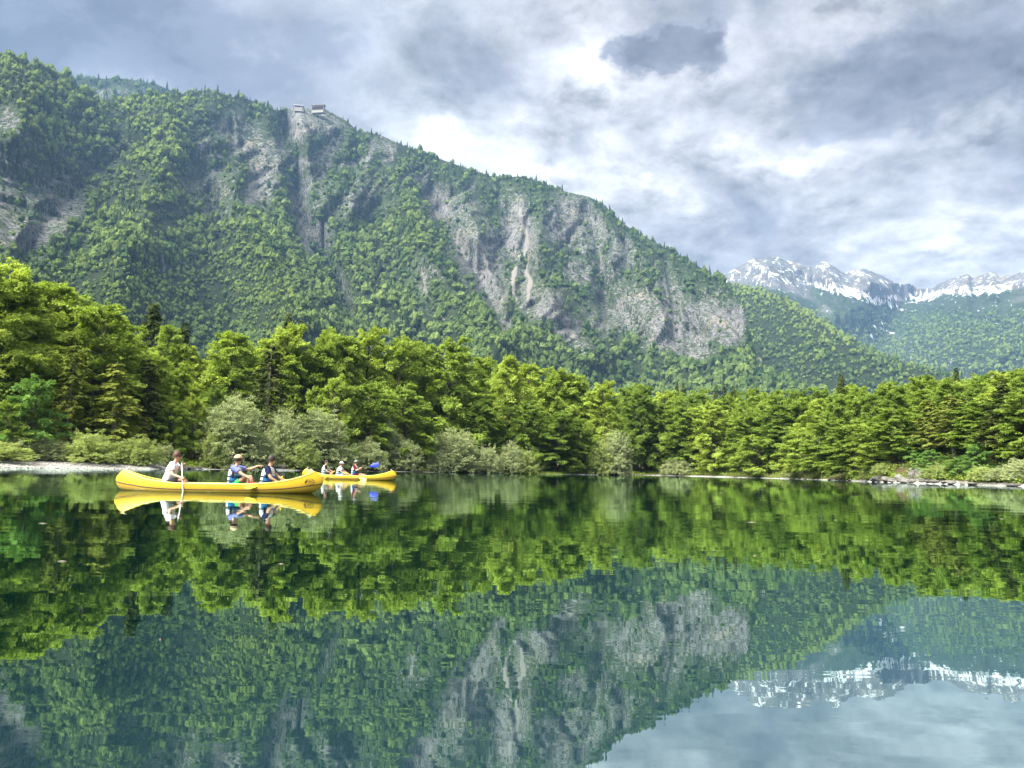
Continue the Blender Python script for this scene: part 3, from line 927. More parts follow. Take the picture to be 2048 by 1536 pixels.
class Tubes:
    """collects tapered tubes for trunks and limbs"""
    def __init__(self):
        self.v, self.f, self.n = [], [], 0

    def add(self, pts, rad, sides=6):
        pts = np.asarray(pts, float); rad = np.asarray(rad, float)
        tan = unit(np.gradient(pts, axis=0))
        ref = np.where(np.abs(tan[:, 2:3]) > 0.9, np.array([[1.0, 0, 0]]), np.array([[0, 0, 1.0]]))
        a = unit(np.cross(tan, ref)); b = np.cross(tan, a)
        th = np.linspace(0, 2 * math.pi, sides, endpoint=False)
        ring = (pts[:, None] + rad[:, None, None] * (np.cos(th)[None, :, None] * a[:, None] + np.sin(th)[None, :, None] * b[:, None]))
        k = len(pts)
        self.v.append(ring.reshape(-1, 3))
        i = np.arange(k - 1)[:, None] * sides + np.arange(sides)[None, :]
        j = np.arange(k - 1)[:, None] * sides + (np.arange(sides)[None, :] + 1) % sides
        self.f.append(np.stack([i, j, j + sides, i + sides], -1).reshape(-1, 4) + self.n)
        self.n += k * sides

    def mesh(self, name):
        return np_mesh(name, np.concatenate(self.v), np.concatenate(self.f), True)


def leaves_mesh(name, c, a, b, leaf, fold=None):
    """diamond leaves: centres c, half axes a (long) and b (wide)"""
    n = len(c)
    v = np.concatenate([c - a, c + b, c + a, c - b])
    f = np.stack([np.arange(n), np.arange(n) + n, np.arange(n) + 2 * n, np.arange(n) + 3 * n], -1)
    return np_mesh(name, v, f, False, None, {'leaf': leaf})


def spray_leaves(r, base, head, length, width, droop, nper, lsize, jit=0.4, zj=0.07, outw=0.9):
    """leaves spread over flat drooping fans. base (n,3), head (n,3) unit heading, length (n,), returns c, a, b"""
    n = len(base)
    s = r.random((n, nper)) ** 0.75
    w = r.uniform(-1, 1, (n, nper)) * (0.25 + 0.75 * np.sin(np.clip(s, 0, 1) * math.pi * 0.85))
    side = unit(np.cross(head, np.array([0, 0, 1.0])))
    up = np.cross(side, head)
    roll = r.normal(0, 0.35, n)
    side = side * np.cos(roll)[:, None] + up * np.sin(roll)[:, None]
    L = length[:, None]
    c = (base[:, None] + head[:, None] * (s * L)[..., None] + side[:, None] * (w * width[:, None])[..., None])
    c[..., 2] -= droop[:, None] * s * s * L + 0.12 * np.abs(w) * width[:, None]
    c += r.normal(0, zj, c.shape)
    axis = unit(head[:, None] * 1.0 + side[:, None] * (w * 1.1)[..., None] + np.array([0, 0, -0.45]) * s[..., None] + r.normal(0, jit, c.shape))
    rad_ = c * np.array([1.0, 1.0, 0.0])
    nrm = unit(np.cross(side, head)[:, None] * 0.8 + unit(rad_) * outw * r.uniform(0.2, 1.3, (n, nper, 1)) + r.normal(0, jit, c.shape))
    b = unit(np.cross(nrm, axis))
    sz = lsize * r.uniform(0.65, 1.35, (n, nper))
    return (c.reshape(-1, 3), (axis * sz[..., None]).reshape(-1, 3), (b * (sz * 0.62)[..., None]).reshape(-1, 3))


def make_beech(seed, H=20.0, Rm=5.2, nl=92, base=0.10, low=1.0, stems=1, nper=72, lsize=0.16, upright=0.0):
    r = np.random.default_rng(seed)
    tb = Tubes()
    ax = []
    for s_ in range(stems):
        off = r.normal(0, 0.25 if stems > 1 else 0, 2)
        lean = r.normal(0, 0.05 + 0.06 * (stems > 1), 2)
        z = np.linspace(-0.6, H * (0.97 - 0.1 * s_), 14)
        q = z / H
        wob = np.cumsum(r.normal(0, 0.11, (14, 2)), 0)
        pts = np.stack([off[0] + lean[0] * z + wob[:, 0], off[1] + lean[1] * z + wob[:, 1], z], -1)
        rad = (0.30 / stems ** 0.3) * (1 - 0.93 * np.clip(q, 0, 1)) ** 0.9 * (H / 20) + 0.015
        rad[0] *= 1.5
        tb.add(pts, rad, 7)
        ax.append(pts)
    B, Hd, Ln = [], [], []
    for k in range(nl):
        q = base + (0.97 - base) * ((k + r.random()) / nl) ** 0.92
        az = k * 2.39996 + r.normal(0, 0.3)
        pts = ax[k % stems]
        z0 = q * H * 0.93
        p0 = np.array([np.interp(z0, pts[:, 2], pts[:, 0]), np.interp(z0, pts[:, 2], pts[:, 1]), z0])
        prof = min(1.0, ((q + 0.06) / 0.32) ** 0.55) * (1 - q ** 2.4) ** 0.62 * 0.98
        if q < 0.3:
            prof *= low
        L = max(0.9, Rm * prof * r.uniform(0.62, 1.18) * (1 + 0.22 * math.sin(2 * az + 5 * q + seed) + 0.15 * math.sin(3 * az - 9 * q)))
        rise = (0.10 + upright + 0.75 * q ** 2.2) * r.uniform(0.6, 1.3)
        d = np.array([math.cos(az), math.sin(az), 0.0])
        tt = np.linspace(0, 1, 7)
        path = p0 + d * (L * tt)[:, None]
        path[:, 2] += L * rise * (1.7 * tt - 0.85 * tt * tt) - 0.10 * L * tt ** 3
        path += np.cumsum(r.normal(0, 0.04 * L ** 0.5, (7, 3)), 0) * tt[:, None]
        tb.add(path, np.linspace(0.035 + 0.014 * L * (1 - 0.5 * q), 0.012, 7), 4)
        ns = int(3 + L * 1.15)
        ts = np.clip(0.28 + 0.72 * (np.arange(ns) + r.random(ns)) / ns, 0, 1)
        pos = np.stack([np.interp(ts, tt, path[:, j]) for j in range(3)], -1)
        a2 = az + r.choice([-1, 1], ns) * r.uniform(0.15, 1.05, ns) * (1.15 - 0.6 * ts)
        pitch = r.normal(-0.02 + 0.8 * q ** 2.5, 0.32, ns)
        h = np.stack([np.cos(a2) * np.cos(pitch), np.sin(a2) * np.cos(pitch), np.sin(pitch)], -1)
        B.append(pos); Hd.append(h); Ln.append(r.uniform(1.0, 2.2, ns) * (0.65 + 0.35 * (1 - q)) * H / 20)
    B, Hd, Ln = np.concatenate(B), np.concatenate(Hd), np.concatenate(Ln)
    keep = r.random(len(B)) > 0.06
    B, Hd, Ln = B[keep], Hd[keep], Ln[keep]
    c, a, b = spray_leaves(r, B, Hd, Ln, Ln * 0.55, r.uniform(0.10, 0.42, len(B)), nper, lsize, 0.5, 0.12)
    cl = np.repeat(r.random(len(B)), nper) * 0.6 + r.random(len(c)) * 0.4
    return tb.mesh('beech trunk'), leaves_mesh('beech crown', c, a, b, cl)


def make_conifer(seed, H=19.0, Rm=2.9, base=0.08, gap=0.42, nper=26, lsize=0.17, droop=0.35, rough=0.25):
    r = np.random.default_rng(seed)
    tb = Tubes()
    z = np.linspace(-0.5, H, 12)
    pts = np.stack([np.cumsum(r.normal(0, 0.03, 12)), np.cumsum(r.normal(0, 0.03, 12)), z], -1)
    tb.add(pts, 0.20 * (1 - 0.95 * np.clip(z / H, 0, 1)) + 0.012, 7)
    B, Hd, Ln = [], [], []
    zz = H * base
    while zz < H * 0.985:
        q = zz / H
        L0 = Rm * (1 - q) ** 0.8 * (0.75 + 0.25 * min(1, q / 0.15)) + 0.12
        nb = 6 if q < 0.9 else 4
        a0 = r.random() * 6.283
        for k in range(nb):
            az = a0 + k * 2 * math.pi / nb + r.normal(0, 0.2)
            L = L0 * r.uniform(1 - 2 * rough, 1 + rough)
            d = np.array([math.cos(az), math.sin(az), 0])
            tt = np.linspace(0, 1, 5)
            path = np.array([np.interp(zz, z, pts[:, 0]), np.interp(zz, z, pts[:, 1]), zz]) + d * (L * tt)[:, None]
            path[:, 2] += L * (0.25 * tt * (0.6 + q) - droop * tt * tt)
            tb.add(path, np.linspace(0.012 + 0.009 * L, 0.005, 5), 3)
            ns = max(2, int(L * 2.0))
            ts = 0.18 + 0.82 * (np.arange(ns) + r.random(ns)) / ns
            B.append(np.stack([np.interp(ts, tt, path[:, j]) for j in range(3)], -1))
            a2 = az + r.choice([-1, 1], ns) * r.uniform(0.1, 0.8, ns)
            pt = r.normal(-0.22, 0.12, ns)
            Hd.append(np.stack([np.cos(a2) * np.cos(pt), np.sin(a2) * np.cos(pt), np.sin(pt)], -1))
            Ln.append(r.uniform(0.45, 0.85, ns) * min(1.0, 0.4 + L0 / 2))
        zz += gap * r.uniform(0.75, 1.25)
    B, Hd, Ln = np.concatenate(B), np.concatenate(Hd), np.concatenate(Ln)
    c, a, b = spray_leaves(r, B, Hd, Ln, Ln * 0.4, r.uniform(0.2, 0.6, len(B)), nper, lsize, 0.3, 0.04)
    cl = np.repeat(r.random(len(B)), nper) * 0.5 + r.random(len(c)) * 0.5
    return tb.mesh('conifer trunk'), leaves_mesh('conifer crown', c, a, b * 0.6, cl)


def make_shrub(seed, H=4.0, Rm=3.0, nstem=60, nper=40, lsize=0.062, loose=0.0, lean=0.5):
    """willow: many stems rising from one stool, arching outward, small narrow leaves"""
    r = np.random.default_rng(seed)
    tb = Tubes()
    B, Hd, Ln = [], [], []
    lobes = r.uniform(0.75, 1.2, 9)
    for k in range(nstem):
        az = k * 2.39996 + r.normal(0, 0.25)
        out_ = math.sqrt((k + 0.5) / nstem) * r.uniform(0.8, 1.1)
        lb = lobes[int((az % 6.283) / 6.283 * 9) % 9]
        tip = np.array([math.cos(az) * Rm * out_ * lb, math.sin(az) * Rm * out_ * lb,
                        H * (1 - 0.62 * out_ ** 2.2) * r.uniform(0.8, 1.12)])
        b0 = np.array([math.cos(az), math.sin(az), 0]) * Rm * 0.16 * r.random()
        b0[2] = -0.15
        tt = np.linspace(0, 1, 7)
        path = b0 + (tip - b0) * np.stack([tt ** 1.15, tt ** 1.15, tt ** 0.8], -1)
        path += np.cumsum(r.normal(0, 0.035 * H / 4, (7, 3)), 0) * tt[:, None]
        tb.add(path, np.linspace(0.045, 0.008, 7) * H / 4, 4)
        ns = int(13 + 9 * r.random())
        ts = 0.22 + 0.78 * r.random(ns) ** 0.8
        p = np.stack([np.interp(ts, tt, path[:, j]) for j in range(3)], -1)
        p += r.normal(0, 0.10 * Rm / 3 * (1 + loose), p.shape)
        B.append(p)
        a2 = az + r.normal(0, 1.0, ns)
        pt = r.normal(0.45, 0.45, ns)
        Hd.append(np.stack([np.cos(a2) * np.cos(pt), np.sin(a2) * np.cos(pt), np.sin(pt)], -1))
        Ln.append(r.uniform(0.35, 0.85, ns) * H / 4)
    # skirt of twigs hanging close to the ground
    ns = nstem * 5
    az = r.random(ns) * 6.283
    rad = Rm * r.uniform(0.55, 1.0, ns) * lobes[(az / 6.283 * 9).astype(int) % 9]
    B.append(np.stack([np.cos(az) * rad, np.sin(az) * rad, H * r.uniform(0.03, 0.35, ns)], -1))
    pt = r.normal(0.25, 0.4, ns)
    Hd.append(np.stack([np.cos(az) * np.cos(pt), np.sin(az) * np.cos(pt), np.sin(pt)], -1))
    Ln.append(r.uniform(0.3, 0.6, ns) * H / 4)
    B, Hd, Ln = np.concatenate(B), np.concatenate(Hd), np.concatenate(Ln)
    c, a, b = spray_leaves(r, B, Hd, Ln, Ln * 0.4, r.uniform(0.0, 0.3, len(B)), nper, lsize * H / 4 ** 1.0 if H < 5 else lsize * 1.25, 0.6, 0.05)
    cl = np.repeat(r.random(len(B)), nper) * 0.55 + r.random(len(c)) * 0.45
    return tb.mesh('shrub stems'), leaves_mesh('shrub crown', c, a, b * 0.75, cl)


m_bark = simple_mat('grey bark', (0.10, 0.09, 0.075), 0.9, 0.1, 0.4, 3.0, 0.02)
m_barkpale = simple_mat('pale bark', (0.24, 0.22, 0.18), 0.9, 0.1, 0.35, 3.0, 0.02)
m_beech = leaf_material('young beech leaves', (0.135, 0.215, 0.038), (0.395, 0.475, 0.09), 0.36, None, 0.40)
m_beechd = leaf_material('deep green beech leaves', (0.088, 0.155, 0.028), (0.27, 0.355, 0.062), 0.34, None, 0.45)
m_maple = leaf_material('blue green maple leaves', (0.10, 0.20, 0.045), (0.21, 0.35, 0.085), 0.34, None, 0.3)
m_spruce = leaf_material('dark spruce needles', (0.036, 0.056, 0.018), (0.11, 0.13, 0.036), 0.2, None, 0.3)
m_larch = leaf_material('olive fir needles', (0.11, 0.14, 0.028), (0.29, 0.33, 0.06), 0.25, None, 0.3)
m_willow = leaf_material('grey green willow leaves', (0.22, 0.27, 0.12), (0.50, 0.54, 0.29), 0.32, None, 0.3, (1.05, 1.1, 0.7))
m_willowy = leaf_material('yellow green willow leaves', (0.19, 0.25, 0.08), (0.44, 0.50, 0.18), 0.33, None, 0.3)

TREES = {}


def register(key, pair, leafmat, bark=m_bark):
    pair[0].materials.append(bark)
    pair[1].materials.append(leafmat)
    zmax = max(0.1, float(np.max([v.co.z for v in list(pair[1].vertices)[::7]])))
    co = np.empty(len(pair[1].vertices) * 3, np.float32)
    pair[1].vertices.foreach_get('co', co)
    co = co.reshape(-1, 3)
    TREES[key] = (pair[0], pair[1], float(co[:, 2].max()), float(np.percentile(np.hypot(co[:, 0], co[:, 1]), 97)))


def recolor(key, src, leafmat, bark=None):
    tr, cr, h, w = TREES[src]
    cr2 = cr.copy(); cr2.materials.clear(); cr2.materials.append(leafmat)
    tr2 = tr
    if bark:
        tr2 = tr.copy(); tr2.materials.clear(); tr2.materials.append(bark)
    TREES[key] = (tr2, cr2, h, w)


register('beech_a', make_beech(11, 20, 5.2), m_beech)
register('beech_b', make_beech(12, 21, 4.6, 96, 0.16, 0.8), m_beech)
register('beech_c', make_beech(13, 19, 5.6, 90, 0.06, 1.15), m_beech)
register('beech_d', make_beech(14, 21, 5.6, 96, 0.24, 0.7, 3, upright=0.25), m_beech)
register('beech_low', make_beech(15, 9, 4.2, 60, 0.05, 1.3, 2, 76, 0.115), m_beech)
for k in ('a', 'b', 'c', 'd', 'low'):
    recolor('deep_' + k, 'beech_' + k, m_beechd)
recolor('maple', 'beech_low', m_maple)
register('spruce_a', make_conifer(21, 20, 3.0), m_spruce)
register('spruce_b', make_conifer(22, 19, 2.5, 0.12), m_spruce)
register('fir_a', make_conifer(23, 15, 3.0, 0.16, 0.5, 24, 0.17, 0.2, 0.32), m_larch, m_barkpale)
register('fir_b', make_conifer(24, 14, 3.2, 0.2, 0.55, 24, 0.17, 0.25, 0.36), m_larch, m_barkpale)
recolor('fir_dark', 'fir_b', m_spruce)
register('willow_round', make_shrub(31, 4.0, 3.2), m_willow)
register('willow_tall', make_shrub(32, 7.0, 3.4, 66, 40, 0.075, 0.4), m_willow)
register('willow_loose', make_shrub(33, 5.5, 3.0, 50, 32, 0.07, 0.7), m_willow)
recolor('willow_yellow', 'willow_round', m_willowy)
recolor('willow_yellow_tall', 'willow_tall', m_willowy)


def place_tree(key, u, v_top, d, name, label, cat, group=None, width=None, base_v=None):
    """tree whose foot stands on the ground in direction u at distance d and whose top is seen at height v_top"""
    tr, cr, h, w = TREES[key]
    top = at(u, v_top, d)
    x, y = float(top[0]), float(top[1])
    z = float(land_z(x, y)) - 0.1
    hgt = max(0.8, float(top[2]) - z)
    s = hgt / h
    sx = s if width is None else (width / FPX * d / 2) / w
    if width is None:
        sx = s * rng.uniform(0.88, 1.14)
    root = empty(name, (x, y, z), float(rng.random() * 6.283), label, cat, group)
    root.scale = (sx, sx, s)
    link('trunk', tr, None, root)
    link('crown', cr, None, root)
    return root

def sd(u):
    return float(np.interp(u, [s[0] for s in SHORE], [s[1] for s in SHORE]))


NAMES = {'beech': ('beech_tree', 'tree'), 'deep': ('beech_tree', 'tree'), 'spruce': ('spruce_tree', 'tree'), 'fir': ('fir_tree', 'tree'),
         'maple': ('maple_tree', 'tree'), 'willow': ('willow_shrub', 'shrub')}
GL, GR, GW, GB = 'trees of the left shore', 'trees of the right shore', 'willow shrubs along the left waterline', 'bushes along the right waterline'
FRONT = [
    # u, v_top, metres behind the waterline, kind, width in px, label, group
    (44, 512, 20, 'beech_d', 240, 'tallest beech on the far left with dark stems showing in its crown', GL),
    (-45, 585, 24, 'beech_a', 220, 'beech cut by the left picture edge beside the tallest beech', GL),
    (122, 558, 26, 'beech_b', 150, 'bright beech touching the right side of the tallest beech', GL),
    (190, 600, 22, 'beech_c', 170, 'wide yellow green beech above the olive firs', GL),
    (248, 622, 26, 'beech_a', 150, 'dense bright beech just left of the dark spruce spire', GL),
    (150, 690, 11, 'fir_a', 82, 'slender olive fir with a bare pale trunk behind the gravel beach', GL),
    (236, 727, 9, 'fir_b', 105, 'broad olive fir with a pale trunk, standing between beach willows and dark fir', GL),
    (66, 748, 9, 'maple', 115, 'small blue green maple under the tallest beech', GL),
    (311, 607, 56, 'spruce_a', 88, 'dark brownish spruce spire above the beeches on the left', GL),
    (371, 646, 66, 'spruce_b', 56, 'smaller dark spruce tip right of the dark spruce spire', GL),
    (349, 647, 40, 'beech_b', 84, 'pale narrow beech crown between two dark spruce tips', GL),
    (325, 708, 16, 'beech_b', 66, 'pale slim beech right of the shaded fir', GL),
    (298, 718, 19, 'fir_dark', 84, 'shaded dark fir between the broad olive fir and the pale slim beech', GL),
    (388, 684, 34, 'beech_a', 100, 'round topped beech above the footbridge', GL),
    (478, 659, 30, 'beech_b', 118, 'yellowish thin crowned beech rising left of the dark fir', GL),
    (560, 643, 34, 'beech_a', 130, 'big bright beech directly behind the dark fir', GL),
    (543, 690, 13, 'fir_dark', 116, 'broad dark fir in front of bright beeches above the grey willows', GL),
    (577, 626, 60, 'spruce_b', 42, 'first of two dark spruce tips above the big bright beech', GL),
    (602, 640, 60, 'spruce_a', 34, 'second of two dark spruce tips above the big bright beech', GL),
    (643, 647, 31, 'beech_c', 112, 'sunlit beech to the right of the two dark spruce tips', GL),
    (690, 668, 27, 'beech_b', 100, 'beech in the dip between two higher sunlit beeches', GL),
    (722, 648, 26, 'beech_a', 130, 'high pointed beech over the second canoe', GL),
    (786, 664, 21, 'beech_c', 130, 'layered beech right of the high pointed beech', GL),
    (830, 678, 25, 'beech_b', 96, 'beech shoulder left of the prominent layered beech', GL),
    (905, 673, 15, 'beech_c', 150, 'prominent tall layered beech above the tall round willow', GL),
    (962, 708, 24, 'beech_b', 92, 'lower beech just right of the prominent layered beech', GL),
    (1017, 711, 17, 'beech_a', 112, 'straight pale trunked beech above the three middle willows', GL, ),
    (1062, 722, 22, 'beech_b', 90, 'narrow beech above the waterside grass, first before the point', GL),
    (1113, 728, 15, 'beech_c', 108, 'wide beech hanging over the pale sand spit', GL),
    (1156, 747, 14, 'beech_b', 92, 'second last beech before the wooded point ends', GL),
    (1193, 758, 9, 'beech_a', 92, 'last beech on the wooded point beside the pale end willow', GL),
    (386, 786, 9, 'beech_low', 92, 'low light green beech beside the footbridge', GL),
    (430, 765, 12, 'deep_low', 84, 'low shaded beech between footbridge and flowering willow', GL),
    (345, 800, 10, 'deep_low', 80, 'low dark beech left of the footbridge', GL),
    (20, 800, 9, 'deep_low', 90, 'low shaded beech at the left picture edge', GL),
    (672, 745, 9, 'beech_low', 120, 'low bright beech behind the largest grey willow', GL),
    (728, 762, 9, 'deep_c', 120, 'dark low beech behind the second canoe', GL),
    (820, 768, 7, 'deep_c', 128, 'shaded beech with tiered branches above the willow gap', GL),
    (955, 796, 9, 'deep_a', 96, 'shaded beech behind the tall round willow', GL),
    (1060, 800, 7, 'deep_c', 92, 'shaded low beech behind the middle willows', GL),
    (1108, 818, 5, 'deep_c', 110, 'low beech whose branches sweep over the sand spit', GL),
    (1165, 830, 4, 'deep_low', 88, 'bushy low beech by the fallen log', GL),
    # willows
    (-30, 875, 7, 'willow_yellow', 130, 'olive willow cut by the left picture edge', GW),
    (44, 866, 8, 'willow_loose', 96, 'loose olive willow at the beach end under the maple', GW),
    (100, 872, 8, 'willow_loose', 76, 'olive willow left of the dome shaped willow', GW),
    (183, 856, 5.5, 'willow_yellow', 116, 'dome shaped yellow green willow in the middle of the gravel beach', GW),
    (273, 866, 4.5, 'willow_yellow', 92, 'yellow green willow behind the stern of the near canoe', GW),
    (330, 884, 8, 'willow_round', 66, 'small grey willow left of the footbridge', GW),
    (470, 783, 4, 'willow_tall', 135, 'tall grey willow with pale blossom above the pointing paddler', GW),
    (436, 850, 2, 'willow_yellow', 70, 'yellowish willow at the foot of the flowering willow', GW),
    (520, 862, 5, 'willow_loose', 70, 'loose willow between flowering willow and largest grey willow', GW),
    (568, 812, 8, 'willow_tall', 84, 'grey willow standing behind the largest one', GW),
    (636, 812, 5, 'willow_tall', 142, 'largest grey willow behind the bows of both canoes', GW),
    (604, 868, 2, 'willow_yellow', 100, 'low yellowish willow at the foot of the largest grey willow', GW),
    (732, 872, 3, 'willow_round', 84, 'rounded willow behind the woman with the blue paddle blade', GW),
    (770, 824, 6, 'willow_loose', 72, 'light leafy willow standing taller behind the blue paddle', GW),
    (806, 866, 3, 'willow_round', 84, 'rounded willow above the far bow of the second canoe', GW),
    (908, 853, 3, 'willow_tall', 104, 'tall round willow, first of the middle group', GW),
    (873, 892, 2, 'willow_round', 56, 'low willow at the left foot of the tall round willow', GW),
    (974, 885, 2, 'willow_round', 74, 'even dome willow, second of the middle group', GW),
    (1022, 879, 3, 'willow_loose', 58, 'dark stemmed willow, third of the middle group', GW),
    (1056, 892, 2.5, 'willow_yellow', 60, 'yellowish willow ending the middle group beside the grass', GW),
    (1234, 856, 2, 'willow_tall', 66, 'pale willow at the very tip of the wooded point', GW),
    (1200, 875, 2, 'willow_yellow_tall', 56, 'yellow green willow just left of the pale end willow', GW),
    # right shore
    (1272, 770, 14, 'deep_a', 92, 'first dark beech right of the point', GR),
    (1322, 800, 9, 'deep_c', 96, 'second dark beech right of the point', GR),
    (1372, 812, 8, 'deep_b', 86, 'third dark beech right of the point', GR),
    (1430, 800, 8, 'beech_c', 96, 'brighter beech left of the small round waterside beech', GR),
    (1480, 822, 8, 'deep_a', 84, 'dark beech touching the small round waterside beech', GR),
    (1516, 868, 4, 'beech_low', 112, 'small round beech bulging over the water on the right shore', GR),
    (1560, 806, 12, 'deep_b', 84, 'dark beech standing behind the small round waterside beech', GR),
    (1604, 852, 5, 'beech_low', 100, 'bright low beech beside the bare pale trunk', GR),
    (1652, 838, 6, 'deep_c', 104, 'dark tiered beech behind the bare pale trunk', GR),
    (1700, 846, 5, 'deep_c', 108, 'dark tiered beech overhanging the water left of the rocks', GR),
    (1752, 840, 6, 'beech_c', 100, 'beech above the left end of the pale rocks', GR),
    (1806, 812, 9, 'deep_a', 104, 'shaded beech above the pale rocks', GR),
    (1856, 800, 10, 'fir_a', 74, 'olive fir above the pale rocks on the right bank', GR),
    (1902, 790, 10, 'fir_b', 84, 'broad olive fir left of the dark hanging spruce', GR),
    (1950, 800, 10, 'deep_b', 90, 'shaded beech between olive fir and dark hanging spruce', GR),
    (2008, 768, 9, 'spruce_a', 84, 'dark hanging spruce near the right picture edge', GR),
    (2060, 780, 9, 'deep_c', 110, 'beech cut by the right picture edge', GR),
    (1353, 764, 46, 'spruce_a', 26, 'first dark conifer tip above the far inlet', GR),
    (1367, 766, 48, 'spruce_b', 26, 'second dark conifer tip above the far inlet', GR),
    (1432, 770, 44, 'spruce_b', 22, 'first of three close conifer tips above the right wood', GR),
    (1448, 766, 46, 'spruce_a', 24, 'second of three close conifer tips above the right wood', GR),
    (1466, 771, 44, 'spruce_b', 24, 'third of three close conifer tips above the right wood', GR),
    (1682, 748, 40, 'spruce_a', 40, 'single olive conifer top above the middle of the right wood', GR),
    (1912, 735, 34, 'spruce_a', 30, 'dark pointed conifer top breaking the right skyline', GR),
    (1356, 914, 2, 'willow_round', 62, 'blue green bush at the waterline below the far inlet trees', GB),
    (1588, 938, 1.5, 'willow_round', 30, 'small bush left of the bare pale trunk', GB),
    (1776, 922, 3, 'willow_yellow', 54, 'yellow green bush on the left end of the rocks', GB),
    (1742, 930, 2.5, 'willow_yellow', 46, 'low bush left of the pale rocks', GB),
    (1858, 898, 3.5, 'maple', 66, 'bright leafy bush right of the rock face', GB),
    (1880, 925, 2, 'willow_yellow', 58, 'low bright bush at the water right of the rock face', GB),
    (1914, 915, 3, 'maple', 56, 'leafy bush below the broad olive fir', GB),
    (1950, 884, 4, 'maple', 62, 'tall leafy bush left of the dark hanging spruce', GB),
    (1962, 928, 2, 'willow_yellow', 58, 'low bush under the tall leafy bush', GB),
    (2003, 930, 2, 'willow_round', 60, 'pale bush below the dark hanging spruce', GB),
    (2044, 912, 2.5, 'willow_loose', 60, 'pale bush at the right picture edge', GB),
    (1830, 870, 8, 'maple', 60, 'light leafy sapling on top of the rock face', GB),
]
for row in FRONT:
    u, vt, off, key, wd, lab, grp = row[:7]
    nm, cat = NAMES[key.split('_')[0]]
    if lab.startswith('light leafy sapling') or 'bush' in lab:
        nm, cat = 'waterside_bush', 'bush'
    place_tree(key, u, vt, sd(u) + off, nm, lab, cat, grp, wd * (1.12 if cat == 'tree' else 1.0))

# the wood behind the front rows
CANL = [(-300, 560), (-100, 580), (40, 560), (120, 600), (200, 620), (270, 665), (350, 705), (420, 705), (480, 690), (560, 665), (640, 672), (720, 672), (830, 695), (910, 705),
        (1000, 730), (1100, 745), (1190, 770), (1240, 790)]
CANR = [(1240, 770), (1300, 774), (1400, 784), (1480, 780), (1560, 776), (1640, 768), (1720, 758), (1800, 752), (1880, 746), (1960, 740), (2048, 736), (2300, 720)]
ANCHL = [(-60, 'beech at the left edge'), (44, 'tallest beech'), (150, 'slender olive fir'), (236, 'broad olive fir'), (311, 'dark spruce spire'), (388, 'footbridge'), (478, 'thin crowned beech'),
         (543, 'broad dark fir'), (643, 'largest grey willow'), (722, 'far canoe'), (790, 'blue paddle'), (850, 'tiered shaded beech'), (905, 'tall round willow'), (974, 'even dome willow'), (1040, 'middle willows'),
         (1113, 'sand spit'), (1193, 'pale end willow')]
ANCHR = [(1272, 'wooded point'), (1356, 'blue green waterline bush'), (1430, 'brighter inlet beech'), (1516, 'small round waterside beech'), (1590, 'bright low beech'), (1643, 'bare pale trunk'), (1720, 'overhanging tiered beech'),
         (1775, 'left end of the rocks'), (1838, 'tall pale rock face'), (1902, 'broad olive fir on the right bank'), (1950, 'tall leafy bush'), (2008, 'dark hanging spruce'), (2060, 'right picture edge')]
ROWS = ('second row', 'third row', 'fourth row')


def near_label(u, row, anch):
    a = min(anch, key=lambda q: abs(q[0] - u))[1]
    return 'beech crown, %s of the wood behind the %s' % (ROWS[row], a)


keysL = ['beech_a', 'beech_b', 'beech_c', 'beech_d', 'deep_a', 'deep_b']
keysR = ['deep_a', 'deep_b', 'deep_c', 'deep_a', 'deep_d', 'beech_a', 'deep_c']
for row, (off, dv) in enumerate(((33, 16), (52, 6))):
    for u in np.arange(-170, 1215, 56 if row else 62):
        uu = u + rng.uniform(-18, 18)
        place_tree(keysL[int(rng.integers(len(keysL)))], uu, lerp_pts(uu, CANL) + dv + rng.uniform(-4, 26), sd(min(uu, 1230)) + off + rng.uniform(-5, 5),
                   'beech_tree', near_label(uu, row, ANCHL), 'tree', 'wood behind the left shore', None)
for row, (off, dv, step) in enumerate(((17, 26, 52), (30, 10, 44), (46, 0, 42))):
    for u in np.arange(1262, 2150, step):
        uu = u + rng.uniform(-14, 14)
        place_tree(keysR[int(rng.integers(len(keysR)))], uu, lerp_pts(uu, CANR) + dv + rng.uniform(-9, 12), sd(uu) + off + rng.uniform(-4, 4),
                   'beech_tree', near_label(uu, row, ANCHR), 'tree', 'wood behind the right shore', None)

# ------------------------------------------------------------------ canoes, paddles and paddlers
m_hull, t = new_mat('scuffed yellow canoe plastic')
tcn = t.node('ShaderNodeTexCoord')
mpn = t.node('ShaderNodeMapping'); mpn.inputs['Scale'].default_value = (1.0, 1.0, 6.0)
t.l.new(tcn.outputs['Object'], mpn.inputs['Vector'])
s1 = t.noise(mpn.outputs[0], 5.0, 7.0, 0.7)
s2 = t.noise(tcn.outputs['Object'], 2.0, 4.0, 0.6)
col = t.ramp(s2, [(0.3, (0.46, 0.275, 0.005)), (0.7, (0.54, 0.33, 0.007))])
col = t.mix(t.smooth(s1, 0.58, 0.72, 0.0, 0.5), col, (0.40, 0.28, 0.04))
t.l.new(principled(t, col, t.ramp(s1, [(0.3, (0.28,) * 3), (0.7, (0.5,) * 3)]), 0.45).outputs[0], t.out.inputs[0])
m_rim = simple_mat('pale yellow gunwale', (0.80, 0.68, 0.16), 0.4, 0.4, 0.08, 6.0)
m_line = simple_mat('dark seam', (0.05, 0.04, 0.025), 0.6, 0.2)
m_rope = simple_mat('white rope', (0.62, 0.60, 0.55), 0.8, 0.1)
m_seat = simple_mat('tan seat webbing', (0.30, 0.24, 0.12), 0.8, 0.1)
m_black = simple_mat('black print', (0.012, 0.012, 0.012), 0.6, 0.2)
m_skin = simple_mat('skin', (0.52, 0.30, 0.20), 0.55, 0.3, 0.08, 20.0)
